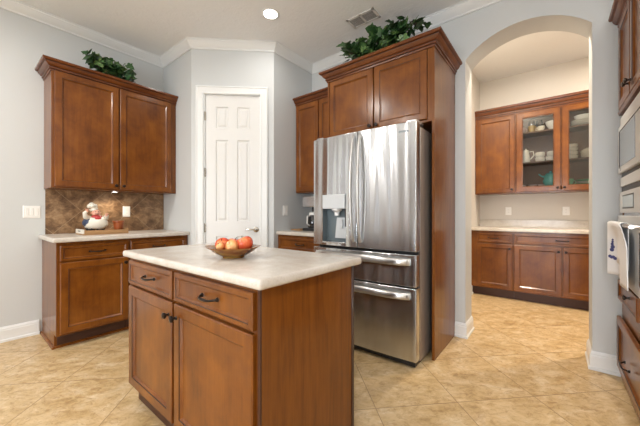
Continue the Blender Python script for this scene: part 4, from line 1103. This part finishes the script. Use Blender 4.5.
bm = BM(); sphere(bm, hd + Vector((0.033, -0.010, 0.010)), 0.004); sphere(bm, hd + Vector((0.031, 0.015, 0.010)), 0.004); tube(bm, [hd + Vector((0.036, -0.014, -0.010)), hd + Vector((0.042, 0.004, -0.013)), hd + Vector((0.032, 0.022, -0.010))], [0.002, 0.004, 0.002], 6); linkmesh('face', bm, 'chef_stripe', hdo)
bm = BM(); sphere(bm, (CX + 0.034, CY, CZ + 0.166), 0.040, 1.0, 1.15, 0.50); sphere(bm, (CX + 0.070, CY + 0.004, CZ + 0.150), 0.022, 0.8, 1.3, 1.1); linkmesh('scarf', bm, 'chef_red', t, angle=80)
bm = BM(); hb = hd + Vector((-0.008, -0.012, 0.026)); hx = Vector((-0.05, -0.40, 1)).normalized()
lathe(bm, [(0, 0), (0.034, 0), (0.034, 0.022), (0.030, 0.024), (0, 0.026)], hb, hx, 18)
for k in range(6):
    a = k / 6 * 2 * math.pi
    sphere(bm, hb + hx * 0.044 + Vector((0.022 * math.cos(a), 0.022 * math.sin(a), 0)), 0.022)
sphere(bm, hb + hx * 0.056, 0.026)
linkmesh('hat', bm, 'chef_white', t, angle=80)
for s, pts in ((-1, [(CX + 0.00, CY - 0.052, CZ + 0.148), (CX + 0.035, CY - 0.092, CZ + 0.165), (CX + 0.050, CY - 0.100, CZ + 0.205), (CX + 0.050, CY - 0.085, CZ + 0.220)]), (1, [(CX + 0.00, CY + 0.050, CZ + 0.150), (CX + 0.045, CY + 0.080, CZ + 0.150), (CX + 0.075, CY + 0.072, CZ + 0.175)])):
    bm = BM(); tube(bm, pts, [0.026, 0.022, 0.018, 0.014][:len(pts)], 10); a = linkmesh('arm', bm, 'chef_white', t, angle=80)
    p = Vector(pts[-1]); bm = BM(); sphere(bm, p + Vector((0.004, 0, 0.006)), 0.013, 1, 1, 1.1)
    for f_ in range(4): tube(bm, [p + Vector((0.008, -0.009 + 0.006 * f_, 0.010)), p + Vector((0.012, -0.010 + 0.007 * f_, 0.024))], 0.0032, 6)
    linkmesh('hand', bm, 'chef_skin', a, angle=80)
# pot
PXc, PYc = -3.37, 1.025
bm = BM(); lathe(bm, [(0, 0), (0.026, 0), (0.030, 0.004), (0.026, 0.012), (0.036, 0.035), (0.042, 0.075), (0.044, 0.095), (0.050, 0.100), (0.050, 0.112), (0.044, 0.112), (0.038, 0.075), (0.030, 0.03), (0, 0.02)], (PXc, PYc, WZ + 0.0105), Z, 24)
tag(linkmesh('pot', bm, 'terracotta', angle=45), 'small reddish-brown pot on the wooden tray right of the chef figurine', 'pot')

# ------------------------------------------------------------------ coffee maker and board beside the fridge
t = thing('coffee_maker', 'black and steel coffee maker half hidden by the refrigerator', 'coffee maker', (-2.12, 2.60, 0.9146))
z0 = 0.9146
bm = box(BM(), -2.215, -2.03, 2.46, 2.72, z0, z0 + 0.030); linkmesh('base', bm, 'plastic_black', t, 0.006)
bm = box(BM(), -2.215, -2.03, 2.62, 2.72, z0 + 0.030, z0 + 0.29); linkmesh('column', bm, 'plastic_black', t, 0.006)
bm = box(BM(), -2.220, -2.025, 2.46, 2.725, z0 + 0.265, z0 + 0.385); linkmesh('brew_head', bm, 'steel_plain', t, 0.012)
bm = BM(); lathe(bm, [(0, 0.031), (0.058, 0.031), (0.068, 0.07), (0.066, 0.13), (0.045, 0.175), (0.045, 0.195), (0, 0.20)], (-2.122, 2.54, z0), Z, 22); cf = linkmesh('carafe', bm, 'black_glass', t, angle=50)
bm = BM(); lathe(bm, [(0.0465, 0.176), (0.047, 0.2), (0.03, 0.212), (0, 0.214)], (-2.122, 2.54, z0), Z, 22); linkmesh('lid', bm, 'plastic_white', cf)
bm = BM(); tube(bm, [(-2.122, 2.480, z0 + 0.17), (-2.122, 2.44, z0 + 0.165), (-2.122, 2.435, z0 + 0.08), (-2.122, 2.475, z0 + 0.06)], 0.008, 8); linkmesh('handle', bm, 'plastic_white', cf)
bm = box(BM(), XB + 0.03, -2.235, 2.44, 2.82, 0.9146, 0.930); tag(linkmesh('cutting_board', bm, 'tray_wood', bevel=0.004), 'light wooden board lying on the short worktop beside the coffee maker', 'cutting board')
